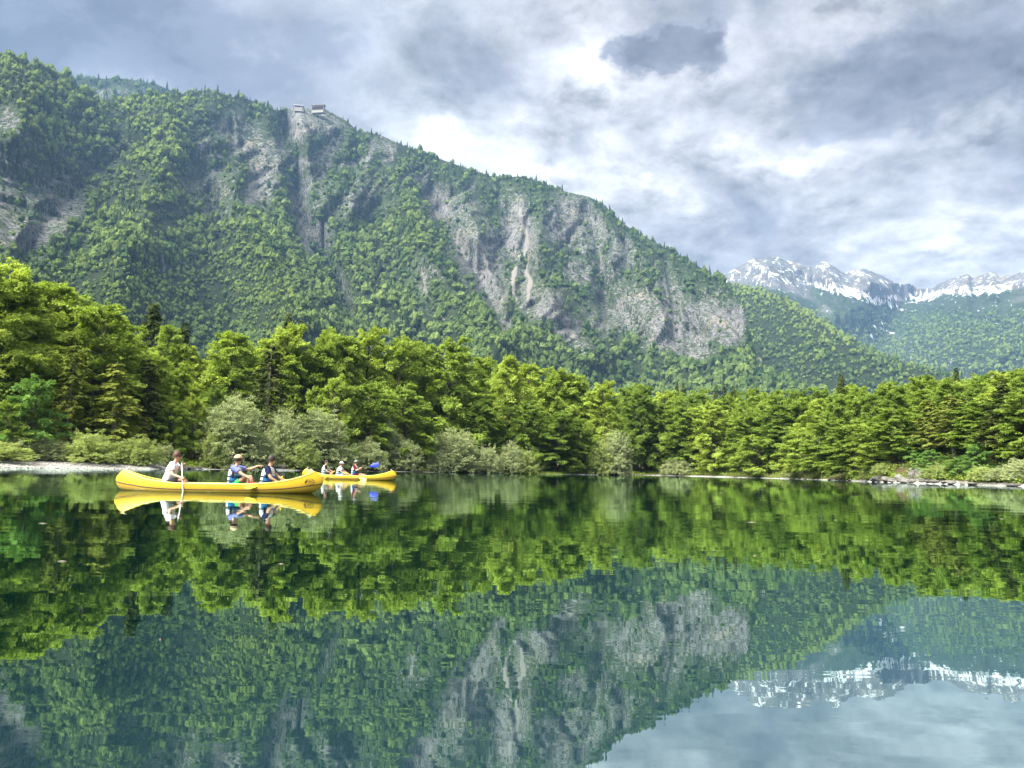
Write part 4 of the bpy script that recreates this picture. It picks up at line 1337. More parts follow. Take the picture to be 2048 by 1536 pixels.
m_hairk = simple_mat('dark hair', (0.030, 0.018, 0.012), 0.6, 0.3, 0.4, 40.0)
m_hairb = simple_mat('brown hair', (0.07, 0.032, 0.018), 0.6, 0.3, 0.4, 40.0)
m_eye = simple_mat('dark eye', (0.01, 0.01, 0.01), 0.3, 0.5)


def cloth(name, c, var=0.14):
    return simple_mat(name, c, 0.85, 0.1, var, 14.0, 0.006)


m_white = cloth('white cotton', (0.72, 0.72, 0.73), 0.06)
m_dark = cloth('dark shorts', (0.025, 0.022, 0.02))
m_peri = cloth('periwinkle shirt', (0.16, 0.19, 0.46))
m_navy = cloth('navy shirt', (0.011, 0.017, 0.050))
m_blk = cloth('black shirt', (0.018, 0.018, 0.020))
m_maroon = cloth('maroon shirt', (0.10, 0.007, 0.014))
m_green = cloth('green shorts', (0.06, 0.50, 0.10))
m_vgrey = cloth('pale grey vest', (0.50, 0.50, 0.46), 0.08)
m_vblue = cloth('blue vest', (0.028, 0.15, 0.36))
m_vaqua = cloth('pale aqua vest', (0.22, 0.42, 0.47))
m_tan = cloth('tan cap', (0.46, 0.33, 0.20), 0.08)
m_capw = cloth('white cap', (0.74, 0.74, 0.72), 0.05)
m_capg = cloth('grey cap', (0.20, 0.225, 0.225), 0.08)
m_bluep = simple_mat('blue paddle plastic', (0.002, 0.022, 0.40), 0.35, 0.4, 0.06)
m_yelp = simple_mat('yellow paddle plastic', (0.75, 0.55, 0.03), 0.35, 0.4, 0.06)
m_whip = simple_mat('white paddle shaft', (0.74, 0.74, 0.76), 0.4, 0.4, 0.05)
m_blkp = simple_mat('black paddle shaft', (0.02, 0.02, 0.02), 0.4, 0.4, 0.05)
m_red = cloth('red bottle bag', (0.62, 0.08, 0.04))

LH = 2.68


def hull_len(h):
    return LH * np.interp(h, [0, .2, .45, .65, .85, 1.0], [.885, .965, 1.0, .995, .965, .925])


def hull_keel(s):
    return -0.10 + 0.07 * np.abs(s) ** 6


def hull_sheer(s):
    return 0.205 + 0.36 * np.abs(s) ** 3.6


def hull_half(s, h):
    return 0.43 * np.clip(1 - np.abs(s) ** 2.5, 0, 1) ** 0.8 * np.interp(h, [0, .04, .15, .35, .7, 1.0], [.02, .32, .74, .95, 1.0, .97])


def hull_pt(s, h, side, out=0.0):
    s = np.asarray(s, float); h = np.asarray(h, float)
    z = hull_keel(s) + (hull_sheer(s) - hull_keel(s)) * h
    return np.stack([s * hull_len(h), side * (hull_half(s, h) + out), z], -1)


def hull_y(x, z):
    """half breadth of the hull at a given x and z"""
    s = np.asarray(x, float) / LH
    for _ in range(14):
        h = np.clip((z - hull_keel(s)) / (hull_sheer(s) - hull_keel(s)), 0, 1)
        s = np.clip(x / hull_len(h), -0.9999, 0.9999)
    return hull_half(s, h)


def tube_mesh(name, paths, sides=8):
    tb = Tubes()
    for pts, rad in paths:
        tb.add(pts, rad, sides)
    return tb.mesh(name)


def box_mesh(name, lo, hi, bev=0.006):
    bm = bmesh.new()
    bmesh.ops.create_cube(bm, size=1.0)
    for v in bm.verts:
        v.co = tuple(lo[i] + (v.co[i] + 0.5) * (hi[i] - lo[i]) for i in range(3))
    bmesh.ops.bevel(bm, geom=bm.edges[:], offset=bev, segments=2, affect='EDGES')
    me = bpy.data.meshes.new(name)
    bm.to_mesh(me); bm.free()
    return me


def strip(name, side, h0, w, out=0.006):
    s = np.linspace(-0.992, 0.992, 90)
    a = hull_pt(s, np.interp(np.abs(s), [0, .8, 1], [h0, h0, h0 - .06]), side, out)
    b = hull_pt(s, np.interp(np.abs(s), [0, .8, 1], [h0, h0, h0 - .06]), side, out - 0.004)
    up = np.array([0, 0, w])
    v = np.concatenate([a, a + up, b - up * .2, b + up * 1.2])
    n = len(s); i = np.arange(n - 1)
    f = np.concatenate([np.stack([i, i + 1, i + n + 1, i + n], -1), np.stack([i + n, i + n + 1, i + 3 * n + 1, i + 3 * n], -1),
                        np.stack([i + 2 * n, i + 2 * n + 1, i + 1, i], -1)])
    return np_mesh(name, v, f, True)


def text_mesh(body, size, cx, cz):
    """lettering laid on the near side of the bow, following the hull"""
    cu = bpy.data.curves.new('lettering', 'FONT')
    cu.body = body
    cu.size = size
    cu.align_x = 'CENTER'; cu.align_y = 'CENTER'
    cu.resolution_u = 3
    ob = bpy.data.objects.new('lettering', cu)
    COL.objects.link(ob)
    dg = bpy.context.evaluated_depsgraph_get()
    me = bpy.data.meshes.new_from_object(ob.evaluated_get(dg))
    bpy.data.objects.remove(ob)
    for v in me.vertices:
        x, z = cx + v.co.x, cz + v.co.y
        v.co = (x, -float(hull_y(x, z)) - 0.007, z)
    return me


def build_canoe(loc, yaw, trim, label, emblem):
    root = empty('canoe', loc, yaw, label, 'canoe', 'yellow canoes on the lake')
    root.rotation_euler = (0, trim, yaw)
    s = np.concatenate([[-1, -.995, -.985], np.linspace(-.965, .965, 61), [.985, .995, 1]])
    h = np.array([0, .04, .1, .18, .28, .4, .52, .65, .78, .9, 1.0])
    S, Hh = np.meshgrid(s, h)
    V, F, n0 = [], [], 0
    for inner in (0, 1):
        for side in (-1, 1):
            p = hull_pt(S, Hh, side)
            if inner:
                p[..., 1] *= np.maximum(0, 1 - 0.022 / np.maximum(np.abs(p[..., 1]), 0.024))
                p[..., 2] += 0.016 * (1 - Hh)
                p[..., 0] *= 0.996
            f = grid_faces(len(h), len(s)) + n0
            if (side == 1) != bool(inner):
                f = f[:, ::-1]
            V.append(p.reshape(-1, 3)); F.append(f); n0 += p.shape[0] * p.shape[1]
    link('hull', np_mesh('canoe hull', np.concatenate(V), np.concatenate(F), True), m_hull, root)
    for side in (-1, 1):
        ss = np.linspace(-0.985, 0.985, 70)
        g = hull_pt(ss, np.full_like(ss, 1.0), side, -0.008)
        g[:, 2] += 0.006
        link('gunwale', tube_mesh('gunwale', [(g, np.full(len(ss), 0.017))], 8), m_rim, root)
        link('seam_line', strip('seam line', side, 0.52, 0.017), m_line, root)
    for e in (-1, 1):
        # small end deck
        q = np.linspace(0.80, 0.985, 8) * e
        l, r_ = hull_pt(q, np.full(8, .985), -1, -0.012), hull_pt(q, np.full(8, .985), 1, -0.012)
        mid = (l + r_) / 2; mid[:, 2] += 0.022
        v = np.concatenate([l, mid, r_]); i = np.arange(7)
        f = np.concatenate([np.stack([i, i + 1, i + 9, i + 8], -1), np.stack([i + 8, i + 9, i + 17, i + 16], -1)])
        link('end_deck', np_mesh('end deck', v, f if e < 0 else f[:, ::-1], True), m_hull, root)
        x0 = e * LH * 0.905; z0 = float(hull_sheer(0.975)) - 0.02
        pts = np.array([[x0, 0, z0], [x0 - e * .012, 0, z0 + .05], [x0 - e * .05, -.01, z0 + .09], [x0 - e * .10, -.015, z0 + .115]])
        link('rope_loop', tube_mesh('rope loop', [(pts, np.array([.012, .014, .013, .010]))], 6), m_rope, root)
    for x in (-1.42, 0.32, 1.22):
        w = float(hull_y(x, 0.12)) - 0.03
        link('seat', box_mesh('seat', (x - .14, -w, .085), (x + .14, w, .11)), m_seat, root)
    for x in (-0.55, 1.75):
        w = float(hull_y(x, 0.19)) - 0.012
        link('thwart', tube_mesh('thwart', [(np.array([[x, -w, .185], [x, 0, .18], [x, w, .185]]), np.full(3, .017))], 8), m_rim, root)
    if emblem:
        cx, cz = 2.35, 0.285
        a = np.linspace(0, 2 * math.pi, 49)[:-1]
        o_, i_ = [], []
        for t_ in a:
            for lst, k in ((o_, 1.0), (i_, 0.91)):
                x, z = cx + .122 * k * math.cos(t_), cz + .086 * k * math.sin(t_)
                lst.append((x, -float(hull_y(x, z)) - 0.007, z))
        i = np.arange(48); j = (i + 1) % 48
        em = link('emblem', np_mesh('emblem ring', np.array(o_ + i_), np.stack([i, j, j + 48, i + 48], -1)), m_black, root)
        link('lettering', text_mesh('PAC', 0.105, cx + .012, cz + .018), m_black, em)
        link('lettering', text_mesh('SPORTS', 0.036, cx + .012, cz - .043), m_black, em)
        # little paddler mark before the letters
        k = 14
        pts = [(cx - .092 + .013 * math.cos(t_), cz + .004 + .026 * math.sin(t_)) for t_ in np.linspace(0, 6.283, k, endpoint=False)]
        v = np.array([(x, -float(hull_y(x, z)) - 0.0075, z) for x, z in pts])
        link('paddler_mark', np_mesh('paddler mark', v, np.arange(k)[None, :]), m_black, em)
    return root


def v3(*a):
    return np.array(a, float)


def norm(a):
    a = np.asarray(a, float)
    return a / (np.linalg.norm(a) + 1e-9)


def elbow(sh, wr, l1, l2, pole):
    d = wr - sh
    L = np.linalg.norm(d)
    if L > (l1 + l2) * 0.995:
        wr = sh + d / L * (l1 + l2) * 0.995
        d = wr - sh; L = np.linalg.norm(d)
    a = (l1 * l1 - l2 * l2 + L * L) / (2 * L)
    hgt = math.sqrt(max(l1 * l1 - a * a, 1e-6))
    ax = d / L
    p = norm(pole - ax * np.dot(pole, ax))
    return sh + ax * a + p * hgt, wr


def skin_mesh(verts, edges, radii, root, name):
    me = bpy.data.meshes.new(name + ' skeleton')
    me.from_pydata([tuple(v) for v in verts], edges, [])
    ob = bpy.data.objects.new(name + ' skeleton', me)
    COL.objects.link(ob)
    md = ob.modifiers.new('skin', 'SKIN')
    md.use_smooth_shade = True
    layer = me.skin_vertices[0].data
    for i, r_ in enumerate(radii):
        layer[i].radius = (r_, r_) if np.isscalar(r_) else r_
        layer[i].use_root = (i == root)
    sb = ob.modifiers.new('smooth', 'SUBSURF')
    sb.levels = 1; sb.render_levels = 1
    dg = bpy.context.evaluated_depsgraph_get()
    out_ = bpy.data.meshes.new_from_object(ob.evaluated_get(dg))
    bpy.data.objects.remove(ob)
    bpy.data.meshes.remove(me)
    out_.name = name
    return out_


def loft(name, rings, closed_top=False, closed_bottom=False, n=18):
    """rings: (centre, right axis * half width, forward axis * half depth)"""
    th = np.linspace(0, 2 * math.pi, n, endpoint=False)
    v = np.concatenate([c + np.cos(th)[:, None] * a + np.sin(th)[:, None] * b for c, a, b in rings])
    k = len(rings)
    i = np.arange(k - 1)[:, None] * n + np.arange(n)[None, :]
    j = np.arange(k - 1)[:, None] * n + (np.arange(n)[None, :] + 1) % n
    f = [np.stack([i, j, j + n, i + n], -1).reshape(-1, 4)]
    if closed_top:
        v = np.concatenate([v, rings[-1][0][None]]); c = len(v) - 1
        b0 = (k - 1) * n
        f.append(np.stack([b0 + np.arange(n), b0 + (np.arange(n) + 1) % n, np.full(n, c)], -1))
    if closed_bottom:
        v = np.concatenate([v, rings[0][0][None]]); c = len(v) - 1
        f.append(np.stack([(np.arange(n) + 1) % n, np.arange(n), np.full(n, c)], -1))
    return np_mesh(name, v, f, True)


def dome(name, c, fwd, up, rx, ry, rz, cut=-0.1, n=20, m=9, wob=0.0, seed=0):
    """upper part of an ellipsoid, for hair and caps"""
    r = np.random.default_rng(seed)
    side = np.cross(up, fwd)
    rings = []
    for t_ in np.linspace(math.asin(cut), math.pi / 2 * 0.97, m):
        rings.append((c + up * rz * math.sin(t_), fwd * rx * math.cos(t_), side * ry * math.cos(t_)))
    me = loft(name, rings, True, False, n)
    if wob:
        for v in me.vertices:
            d = np.array(v.co) - c
            v.co = c + d * (1 + r.normal(0, wob))
    return me


def person(loc, yaw, label, spec):
    """seated figure; local x = forward along the canoe, y = away from the shore side, z = up; origin on the water under the seat"""
    root = empty('person', loc, yaw, label, 'person', 'paddlers in the canoes')
    sc_ = spec.get('size', 1.0)
    hip = v3(0, 0, spec.get('hip', 0.20))
    lean = norm(v3(math.sin(spec.get('lean', .25)), spec.get('leany', 0), math.cos(spec.get('lean', .25))))
    twist = spec.get('twist', 0.0)
    right = v3(math.sin(twist), -math.cos(twist), 0)          # the camera side shoulder
    fwd = norm(np.cross(lean, right) * -1.0)
    if fwd[0] < 0 and abs(twist) < 1.5:
        fwd = -fwd
    chest = hip + lean * 0.34 * sc_
    neck = hip + lean * 0.50 * sc_
    hd = spec.get('head', 0.0)                               # heading of the face
    face = v3(math.cos(hd), math.sin(hd), spec.get('nod', -0.05))
    face = norm(face)
    hup = norm(lean * 0.35 + v3(0, 0, 1))
    face = norm(face - hup * np.dot(face, hup))
    hside = np.cross(hup, face)
    hc = neck + lean * 0.05 + hup * 0.135 * sc_ + v3(0.03, 0, 0)
    V, E, Rd = [], [], []

    def add(p, r_, link_to=None):
        V.append(np.asarray(p, float)); Rd.append(r_)
        if link_to is not None:
            E.append((link_to, len(V) - 1))
        return len(V) - 1

    i0 = add(hip, 0.125)
    i1 = add(hip + lean * .17 * sc_, 0.115, i0)
    i2 = add(chest, 0.135, i1)
    i3 = add(hip + lean * .45 * sc_, 0.10, i2)
    i4 = add(neck + lean * .03, 0.055, i3)
    i5 = add(hc - hup * .07 + face * .012, 0.066, i4)
    i6 = add(hc, 0.092, i5)
    i7 = add(hc + hup * .07 - face * .01, 0.070, i6)
    add(hc - hup * .012 + face * .098, 0.013, i6)                 # nose
    for sg in (-1, 1):
        add(hc - hup * .01 + hside * sg * .088 - face * .012, 0.016, i6)   # ears
    wrists = []
    for sg, arm in ((1, spec['near']), (-1, spec['far'])):
        sh = hip + lean * .455 * sc_ + right * sg * .185 * sc_
        el, wr = elbow(sh, v3(*arm['wrist']), .285 * sc_, .25 * sc_, v3(*arm.get('pole', (-.4, -sg * .6, -.8))))
        a = add(sh, 0.058, i3)
        b = add(el, 0.042, a)
        c = add(wr, 0.029, b)
        hdv = norm(arm.get('hand', wr - el)); pn = np.asarray(arm.get('palm', (0, 0, -1)), float)
        pn = norm(pn - hdv * np.dot(pn, hdv)); lat = np.cross(hdv, pn)
        pm = add(wr + hdv * .05, 0.030, c)
        for k in range(4):
            cu = arm.get('curl', .5)
            if arm.get('point'):
                cu = 0.03 if k == 0 else 1.0
            p = wr + hdv * .085 + lat * (.027 - .018 * k)
            prev = add(p, 0.0095, pm)
            ang = 0.0
            for q in range(2):
                ang += cu * 1.35
                d = hdv * math.cos(ang) + pn * math.sin(ang)
                p = p + d * (.036, .040, .038, .030)[k] * (1.0, .8)[q]
                prev = add(p, (0.0088, 0.0078)[q], prev)
        p = wr + hdv * .03 + lat * .036 + pn * .01
        t1 = add(p, 0.011, pm)
        p = p + norm(hdv * .6 + lat * .5 + pn * .6) * .036
        t2 = add(p, 0.0095, t1)
        add(p + norm(hdv * .8 + pn * .7 - lat * .2) * .028, 0.0085, t2)
        wrists.append((sh, el, wr))
    legs = []
    for sg in (1, -1):
        lg = spec.get('legs', ((.40, .30), (.62, -.02)))
        hj = hip + right * sg * .095 + v3(.03, 0, -.02)
        kn = v3(lg[0][0], 0, lg[0][1]) + right * sg * spec.get('spread', .13)
        an = v3(lg[1][0], 0, lg[1][1]) + right * sg * .10
        a = add(hj, 0.088, i0); b = add(kn, 0.058, a); c = add((kn * .55 + an * .45) - v3(.015, 0, 0), 0.052, b); d = add(an, 0.036, c)
        e = add(an + v3(.07, 0, -.02), 0.036, d); add(an + v3(.17, 0, -.03), 0.030, e)
        legs.append((hj, kn, an))
    link('body', skin_mesh(V, E, Rd, 0, 'person body'), m_skin, root)
    # shirt with sleeves
    def ring(tt, w, dp, c0=None):
        c = hip + lean * tt * sc_ if c0 is None else c0
        return (c, right * w * sc_, fwd * dp * sc_)
    sh_me = loft('shirt', [ring(-.06, .165, .135), ring(.05, .168, .138), ring(.18, .165, .130), ring(.32, .185, .138), ring(.41, .195, .125), ring(.465, .165, .10),
                           ring(.50, .09, .075), ring(.515, .062, .062)])
    shirt = link('shirt', sh_me, spec['shirt'], root)
    for sh, el, wr in wrists:
        k = spec.get('sleeve', .62)
        pts = np.array([sh + (el - sh) * t_ for t_ in (-.18, .1, .4, k)])
        link('sleeve', tube_mesh('sleeve', [(pts, np.array([.078, .080, .072, .070]))], 10), spec['shirt'], shirt)
    for hj, kn, an in legs:
        k = spec.get('short', .72)
        pts = np.array([hj + (kn - hj) * t_ for t_ in (-.15, .15, .5, k)])
        link('shorts_leg', tube_mesh('shorts leg', [(pts, np.array([.115, .112, .098, .092]))], 12), spec['shorts'], root)
    vst = spec.get('vest')
    if vst:
        vm = loft('vest', [ring(.03, .185, .165), ring(.14, .19, .17), ring(.27, .195, .175), ring(.38, .180, .165), ring(.455, .150, .13), ring(.50, .105, .10)])
        ve = link('life_vest', vm, m_vgrey, root)
        pm_ = loft('vest panel', [ring(.035, .192, .178, ), ring(.13, .197, .183), ring(.25, .201, .186), ring(.285, .198, .182)])
        # colour panel only on the front and sides
        bm = bmesh.new(); bm.from_mesh(pm_)
        bmesh.ops.delete(bm, geom=[f for f in bm.faces if np.dot(np.array(f.calc_center_median()) - hip - lean * np.dot(np.array(f.calc_center_median()) - hip, lean), fwd) < -0.085], context='FACES')
        bm.to_mesh(pm_); bm.free()
        link('front_panel', pm_, vst, ve)
        for q in (.10, .215):
            link('strap', loft('strap', [ring(q, .205, .192), ring(q + .028, .205, .192)]), m_black, ve)
        link('side_opening', loft('side opening', [(chest + right * .197 - lean * (.06 + .0) + fwd * .01, fwd * .03, lean * .085), (chest + right * .207 - lean * .06 + fwd * .01, fwd * .028, lean * .08)], True, True, 12), m_black, ve)
    # hair, cap, glasses
    hm = spec.get('hair', m_hairk)
    link('hair', dome('hair', hc + hup * .012 - face * .014, face, hup, .104, .100, .118, -.35 if not spec.get('cap') else -.55, 20, 9, spec.get('curl', .02), 5), hm, root)
    link('hair', dome('nape hair', hc - face * .045 - hup * .02, -face, norm(hup * .4 - face), .07, .085, .062, .0, 16, 6, .02, 6), hm, root)
    if spec.get('ponytail'):
        pts = np.array([hc - face * .09, hc - face * .13 - hup * .08, hc - face * .14 - hup * .2, hc - face * .15 - hup * .31 + v3(-.02, 0, 0)])
        link('ponytail', tube_mesh('ponytail', [(pts, np.array([.03, .045, .04, .012]))], 8), hm, root)
    if spec.get('cap'):
        cp = link('cap', dome('cap', hc + hup * .022 - face * .006, face, hup, .114, .106, .112, .12, 20, 8), spec['cap'], root)
        c0 = hc + hup * .042 + face * .085
        link('visor', loft('visor', [(c0, hside * .078, face * .02), (c0 + face * .045 - hup * .012, hside * .068, face * .035), (c0 + face * .05 - hup * .022, hside * .05, face * .02)], True, True, 14), spec['cap'], cp)
    if spec.get('glasses'):
        link('sunglasses', loft('sunglasses', [(hc + face * .088 + hup * .014, hside * .074, hup * .022), (hc + face * .104 + hup * .014, hside * .07, hup * .02)], True, True, 14), m_black, root)
    else:
        for sg in (-1, 1):
            e = link('eye', dome('eye', hc + face * .084 + hside * sg * .034 + hup * .012, hside, face, .012, .009, .009, .0, 8, 4), m_eye, root)
    link('mouth', dome('mouth', hc + face * .079 - hup * .05, hside, face, .022, .006, .006, .0, 8, 4), cloth_lip, root)
    return root


cloth_lip = simple_mat('lips', (0.32, 0.10, 0.09), 0.5, 0.3)


def paddle(loc, yaw, label, a, b, shaft_mat, blade_mat, blade_len=.42, blade_w=.2, up=(0, 0, 1), tgrip=True):
    """paddle from grip end a to blade tip b (local to the canoe)"""
    root = empty('paddle', loc, yaw, label, 'paddle', 'canoe paddles')
    a, b = v3(*a), v3(*b)
    d = norm(b - a)
    L = np.linalg.norm(b - a)
    n = norm(np.asarray(up, float) - d * np.dot(up, d))
    s = np.cross(d, n)
    e = a + d * (L - blade_len * .85)
    link('shaft', tube_mesh('paddle shaft', [(np.array([a, a + d * L * .3, e, e + d * blade_len * .4]), np.array([.015, .015, .015, .010]))], 8), shaft_mat, root)
    prof = [(0, .018), (.12, .05), (.3, blade_w * .46), (.6, blade_w * .5), (.88, blade_w * .47), (.97, blade_w * .36), (1.0, blade_w * .2)]
    rings = [(a + d * (L - blade_len * (1 - q)), s * w, n * (.012 * (1 - q) + .005)) for q, w in prof]
    link('blade', loft('paddle blade', rings, True, True, 12), blade_mat, root)
    if tgrip:
        link('grip', tube_mesh('grip', [(np.array([a - s * .055, a, a + s * .055]), np.array([.014, .018, .014]))], 8), shaft_mat, root)
    return root


def canoe_spot(u, d):
    p = at(u, float(horizon_v(u)), d)
    k = d / p[1]                      # d is the depth along the view
    return (float(p[0] * k), float(p[1] * k), 0.0)


C1 = canoe_spot(443, 20.5)
C2 = canoe_spot(699, 43.5)
YAW1, YAW2 = R(4), R(-3)
canoe1 = build_canoe(C1, YAW1, R(-0.5), 'near yellow canoe with round logo on its bow, carrying three men', True)
canoe2 = build_canoe(C2, YAW2, 0.0, 'far yellow canoe behind, carrying three paddlers with a blue paddle', False)


def on(c, yaw, x, y=0.0):
    return (c[0] + math.cos(yaw) * x - math.sin(yaw) * y, c[1] + math.sin(yaw) * x + math.cos(yaw) * y, 0.0)


# near canoe ---------------------------------------------------------
X1 = -1.36
person(on(C1, YAW1, X1), YAW1, 'bare headed dark haired man in white t-shirt paddling at the stern', dict(
    lean=.30, twist=.12, head=.55, hip=.22, size=1.06, shirt=m_white, shorts=m_dark, hair=m_hairb, curl=.06, glasses=True,
    near=dict(wrist=(.48, -.40, .36), hand=(.6, -.3, -.3), palm=(.2, .9, -.2), curl=1.0, pole=(-.3, -.5, -.7)),
    far=dict(wrist=(.40, -.16, .69), hand=(.5, -.6, .3), palm=(.6, .2, -.6), curl=1.0, pole=(.1, .6, -.8)),
    legs=((.42, .30), (.62, -.01))))
paddle(on(C1, YAW1, X1), YAW1, 'white shafted paddle dipped in the water by the man in white', (.42, -.24, .75), (.66, -.60, -.42), m_whip, m_whip, .44, .19, (1, .3, .3))
X2 = 0.34
person(on(C1, YAW1, X2), YAW1, 'man in tan cap, periwinkle shirt and blue life vest pointing ahead', dict(
    lean=.10, twist=-.10, head=.75, hip=.18, size=1.0, shirt=m_peri, shorts=m_green, hair=m_hairk, cap=m_tan, vest=m_vblue,
    near=dict(wrist=(.50, -.26, .36), hand=(.6, .1, -.8), palm=(-.3, .9, 0), curl=.45, pole=(.2, -.6, -.5)),
    far=dict(wrist=(.50, .44, .70), hand=(.9, .3, .05), palm=(0, -.2, -1), point=True, pole=(0, .3, -.9)),
    legs=((.40, .44), (.50, .0)), spread=.12, short=.36))
link('drink_bottle', tube_mesh('drink bottle', [(np.array([[0, 0, 0], [.02, 0, .02], [.16, 0, .03], [.19, 0, .032], [.22, 0, .034]]), np.array([.02, .036, .036, .03, .014]))], 10), m_red,
     None, label='red bottle lying beside the pointing man in the near canoe', category='bottle').location = Vector(on(C1, YAW1, .82, -.24)) + Vector((0, 0, .20))
X3 = 1.18
person(on(C1, YAW1, X3), YAW1, 'dark haired man in navy shirt and blue grey life vest seated at the bow', dict(
    lean=.16, twist=-.05, head=1.0, hip=.19, size=1.0, shirt=m_navy, shorts=m_blk, hair=m_hairk, vest=m_vblue,
    near=dict(wrist=(.38, -.22, .28), hand=(.9, .2, -.1), palm=(0, .8, -.5), curl=.8, pole=(-.2, -.7, -.6)),
    far=dict(wrist=(.46, .02, .34), hand=(.8, -.5, 0), palm=(0, -.2, -1), curl=.8, pole=(0, .6, -.8)),
    legs=((.42, .26), (.66, .0)), spread=.12))
bag = loft('dry bag', [(v3(-.2, 0, .05), v3(0, .02, 0), v3(0, 0, .02)), (v3(-.17, 0, .06), v3(0, .12, 0), v3(0, 0, .07)), (v3(0, 0, .09), v3(0, .16, 0), v3(0, 0, .10)),
                       (v3(.12, 0, .07), v3(0, .13, 0), v3(0, 0, .075)), (v3(.2, 0, .04), v3(0, .04, 0), v3(0, 0, .02))], True, True, 14)
o = link('bag', bag, m_white, None, label='pale soft bag lying in front of the man in navy', category='bag')
o.location = Vector(on(C1, YAW1, 1.66, -.02)) + Vector((0, 0, .15)); o.rotation_euler = (0, 0, YAW1)
paddle(on(C1, YAW1, .96), YAW1, 'yellow paddle resting across the near gunwale between the two vested men', (.60, .30, .34), (-.14, -.60, .13), m_yelp, m_yelp, .36, .17, (.3, -.3, 1))
paddle(on(C1, YAW1, X3), YAW1, 'yellow paddle standing upright before the man in navy', (.42, -.04, .42), (.70, .16, .02), m_yelp, m_yelp, .30, .15, (1, 0, .6))

# far canoe ----------------------------------------------------------
person(on(C2, YAW2, -1.42), YAW2, 'bare headed man in black shirt looking back from the stern of the far canoe', dict(
    lean=.14, twist=.35, head=-.75, hip=.24, size=1.04, shirt=m_blk, shorts=m_dark, hair=m_hairk, vest=m_vaqua,
    near=dict(wrist=(.44, -.22, .36), hand=(.9, .1, -.2), palm=(0, .8, -.5), curl=1.0),
    far=dict(wrist=(.46, .02, .42), hand=(.8, -.4, 0), palm=(0, -.2, -1), curl=1.0), legs=((.42, .28), (.64, .0))))
paddle(on(C2, YAW2, -1.42), YAW2, 'yellow paddle in the hands of the man in black', (.62, -.10, .46), (.15, -.66, -.10), m_yelp, m_yelp, .40, .18, (1, 0, .4))
person(on(C2, YAW2, -.60), YAW2, 'paddler in white cap and white shirt in the middle of the far canoe', dict(
    lean=.20, twist=.10, head=-.25, nod=-.2, hip=.20, size=1.0, shirt=m_white, shorts=m_white, hair=m_hairb, cap=m_capw, glasses=True, vest=m_vaqua,
    near=dict(wrist=(.46, -.24, .30), hand=(.9, .1, -.3), palm=(0, .8, -.5), curl=1.0),
    far=dict(wrist=(.48, .0, .36), hand=(.8, -.4, 0), palm=(0, -.2, -1), curl=1.0), legs=((.42, .26), (.64, .0))))
paddle(on(C2, YAW2, -.60), YAW2, 'yellow paddle reaching forward from the white capped paddler to the water', (.30, -.20, .40), (1.72, -.62, .0), m_yelp, m_yelp, .42, .2, (0, -1, .4))
person(on(C2, YAW2, .28), YAW2, 'long haired woman in grey cap and maroon shirt holding the blue paddle', dict(
    lean=.10, twist=.0, head=.08, hip=.26, size=1.04, shirt=m_maroon, shorts=m_maroon, hair=m_hairb, cap=m_capg, vest=m_vblue, ponytail=True,
    near=dict(wrist=(.40, -.24, .64), hand=(.6, .3, .5), palm=(.5, .6, -.3), curl=1.0, pole=(-.1, -.4, -.9)),
    far=dict(wrist=(.26, .10, .66), hand=(.7, .1, .4), palm=(.4, -.5, -.5), curl=1.0, pole=(-.1, .5, -.9)),
    legs=((.46, .30), (.86, .14)), spread=.12, short=.62))
paddle(on(C2, YAW2, .28), YAW2, 'raised paddle with bright blue blade held by the woman', (.20, .06, .64), (1.42, -.10, .88), m_blkp, m_bluep, .56, .27, (.0, -1, .25))

# ------------------------------------------------------------------ buildings on the ridge
m_wall = simple_mat('pale render', (0.30, 0.28, 0.26), 0.9, 0.1, 0.1, 0.3)
m_wood = simple_mat('dark timber cladding', (0.10, 0.065, 0.045), 0.9, 0.1, 0.25, 0.5)
m_roofp = simple_mat('pale metal roof', (0.28, 0.285, 0.29), 0.6, 0.3, 0.08, 0.3)
m_glass = simple_mat('dark window glass', (0.03, 0.035, 0.045), 0.15, 0.5, 0.1)
m_metal = simple_mat('grey metal', (0.20, 0.20, 0.21), 0.5, 0.4, 0.1)


def gable(name, x0, x1, y0, y1, z0, z1, over=1.2):
    ym = (y0 + y1) / 2
    v = [(x0 - over, y0 - over, z0), (x1 + over, y0 - over, z0), (x1 + over, ym, z1), (x0 - over, ym, z1), (x0 - over, y1 + over, z0), (x1 + over, y1 + over, z0),
         (x0 - over, y0 - over, z0 - .5), (x1 + over, y0 - over, z0 - .5), (x0 - over, y1 + over, z0 - .5), (x1 + over, y1 + over, z0 - .5)]
    f4 = [(0, 1, 2, 3), (3, 2, 5, 4), (6, 7, 1, 0), (4, 5, 9, 8), (8, 9, 7, 6)]
    f5 = [(6, 0, 3, 4, 8), (1, 7, 9, 5, 2)]
    return np_mesh(name, np.array(v), [np.array(f4), np.array(f5)])


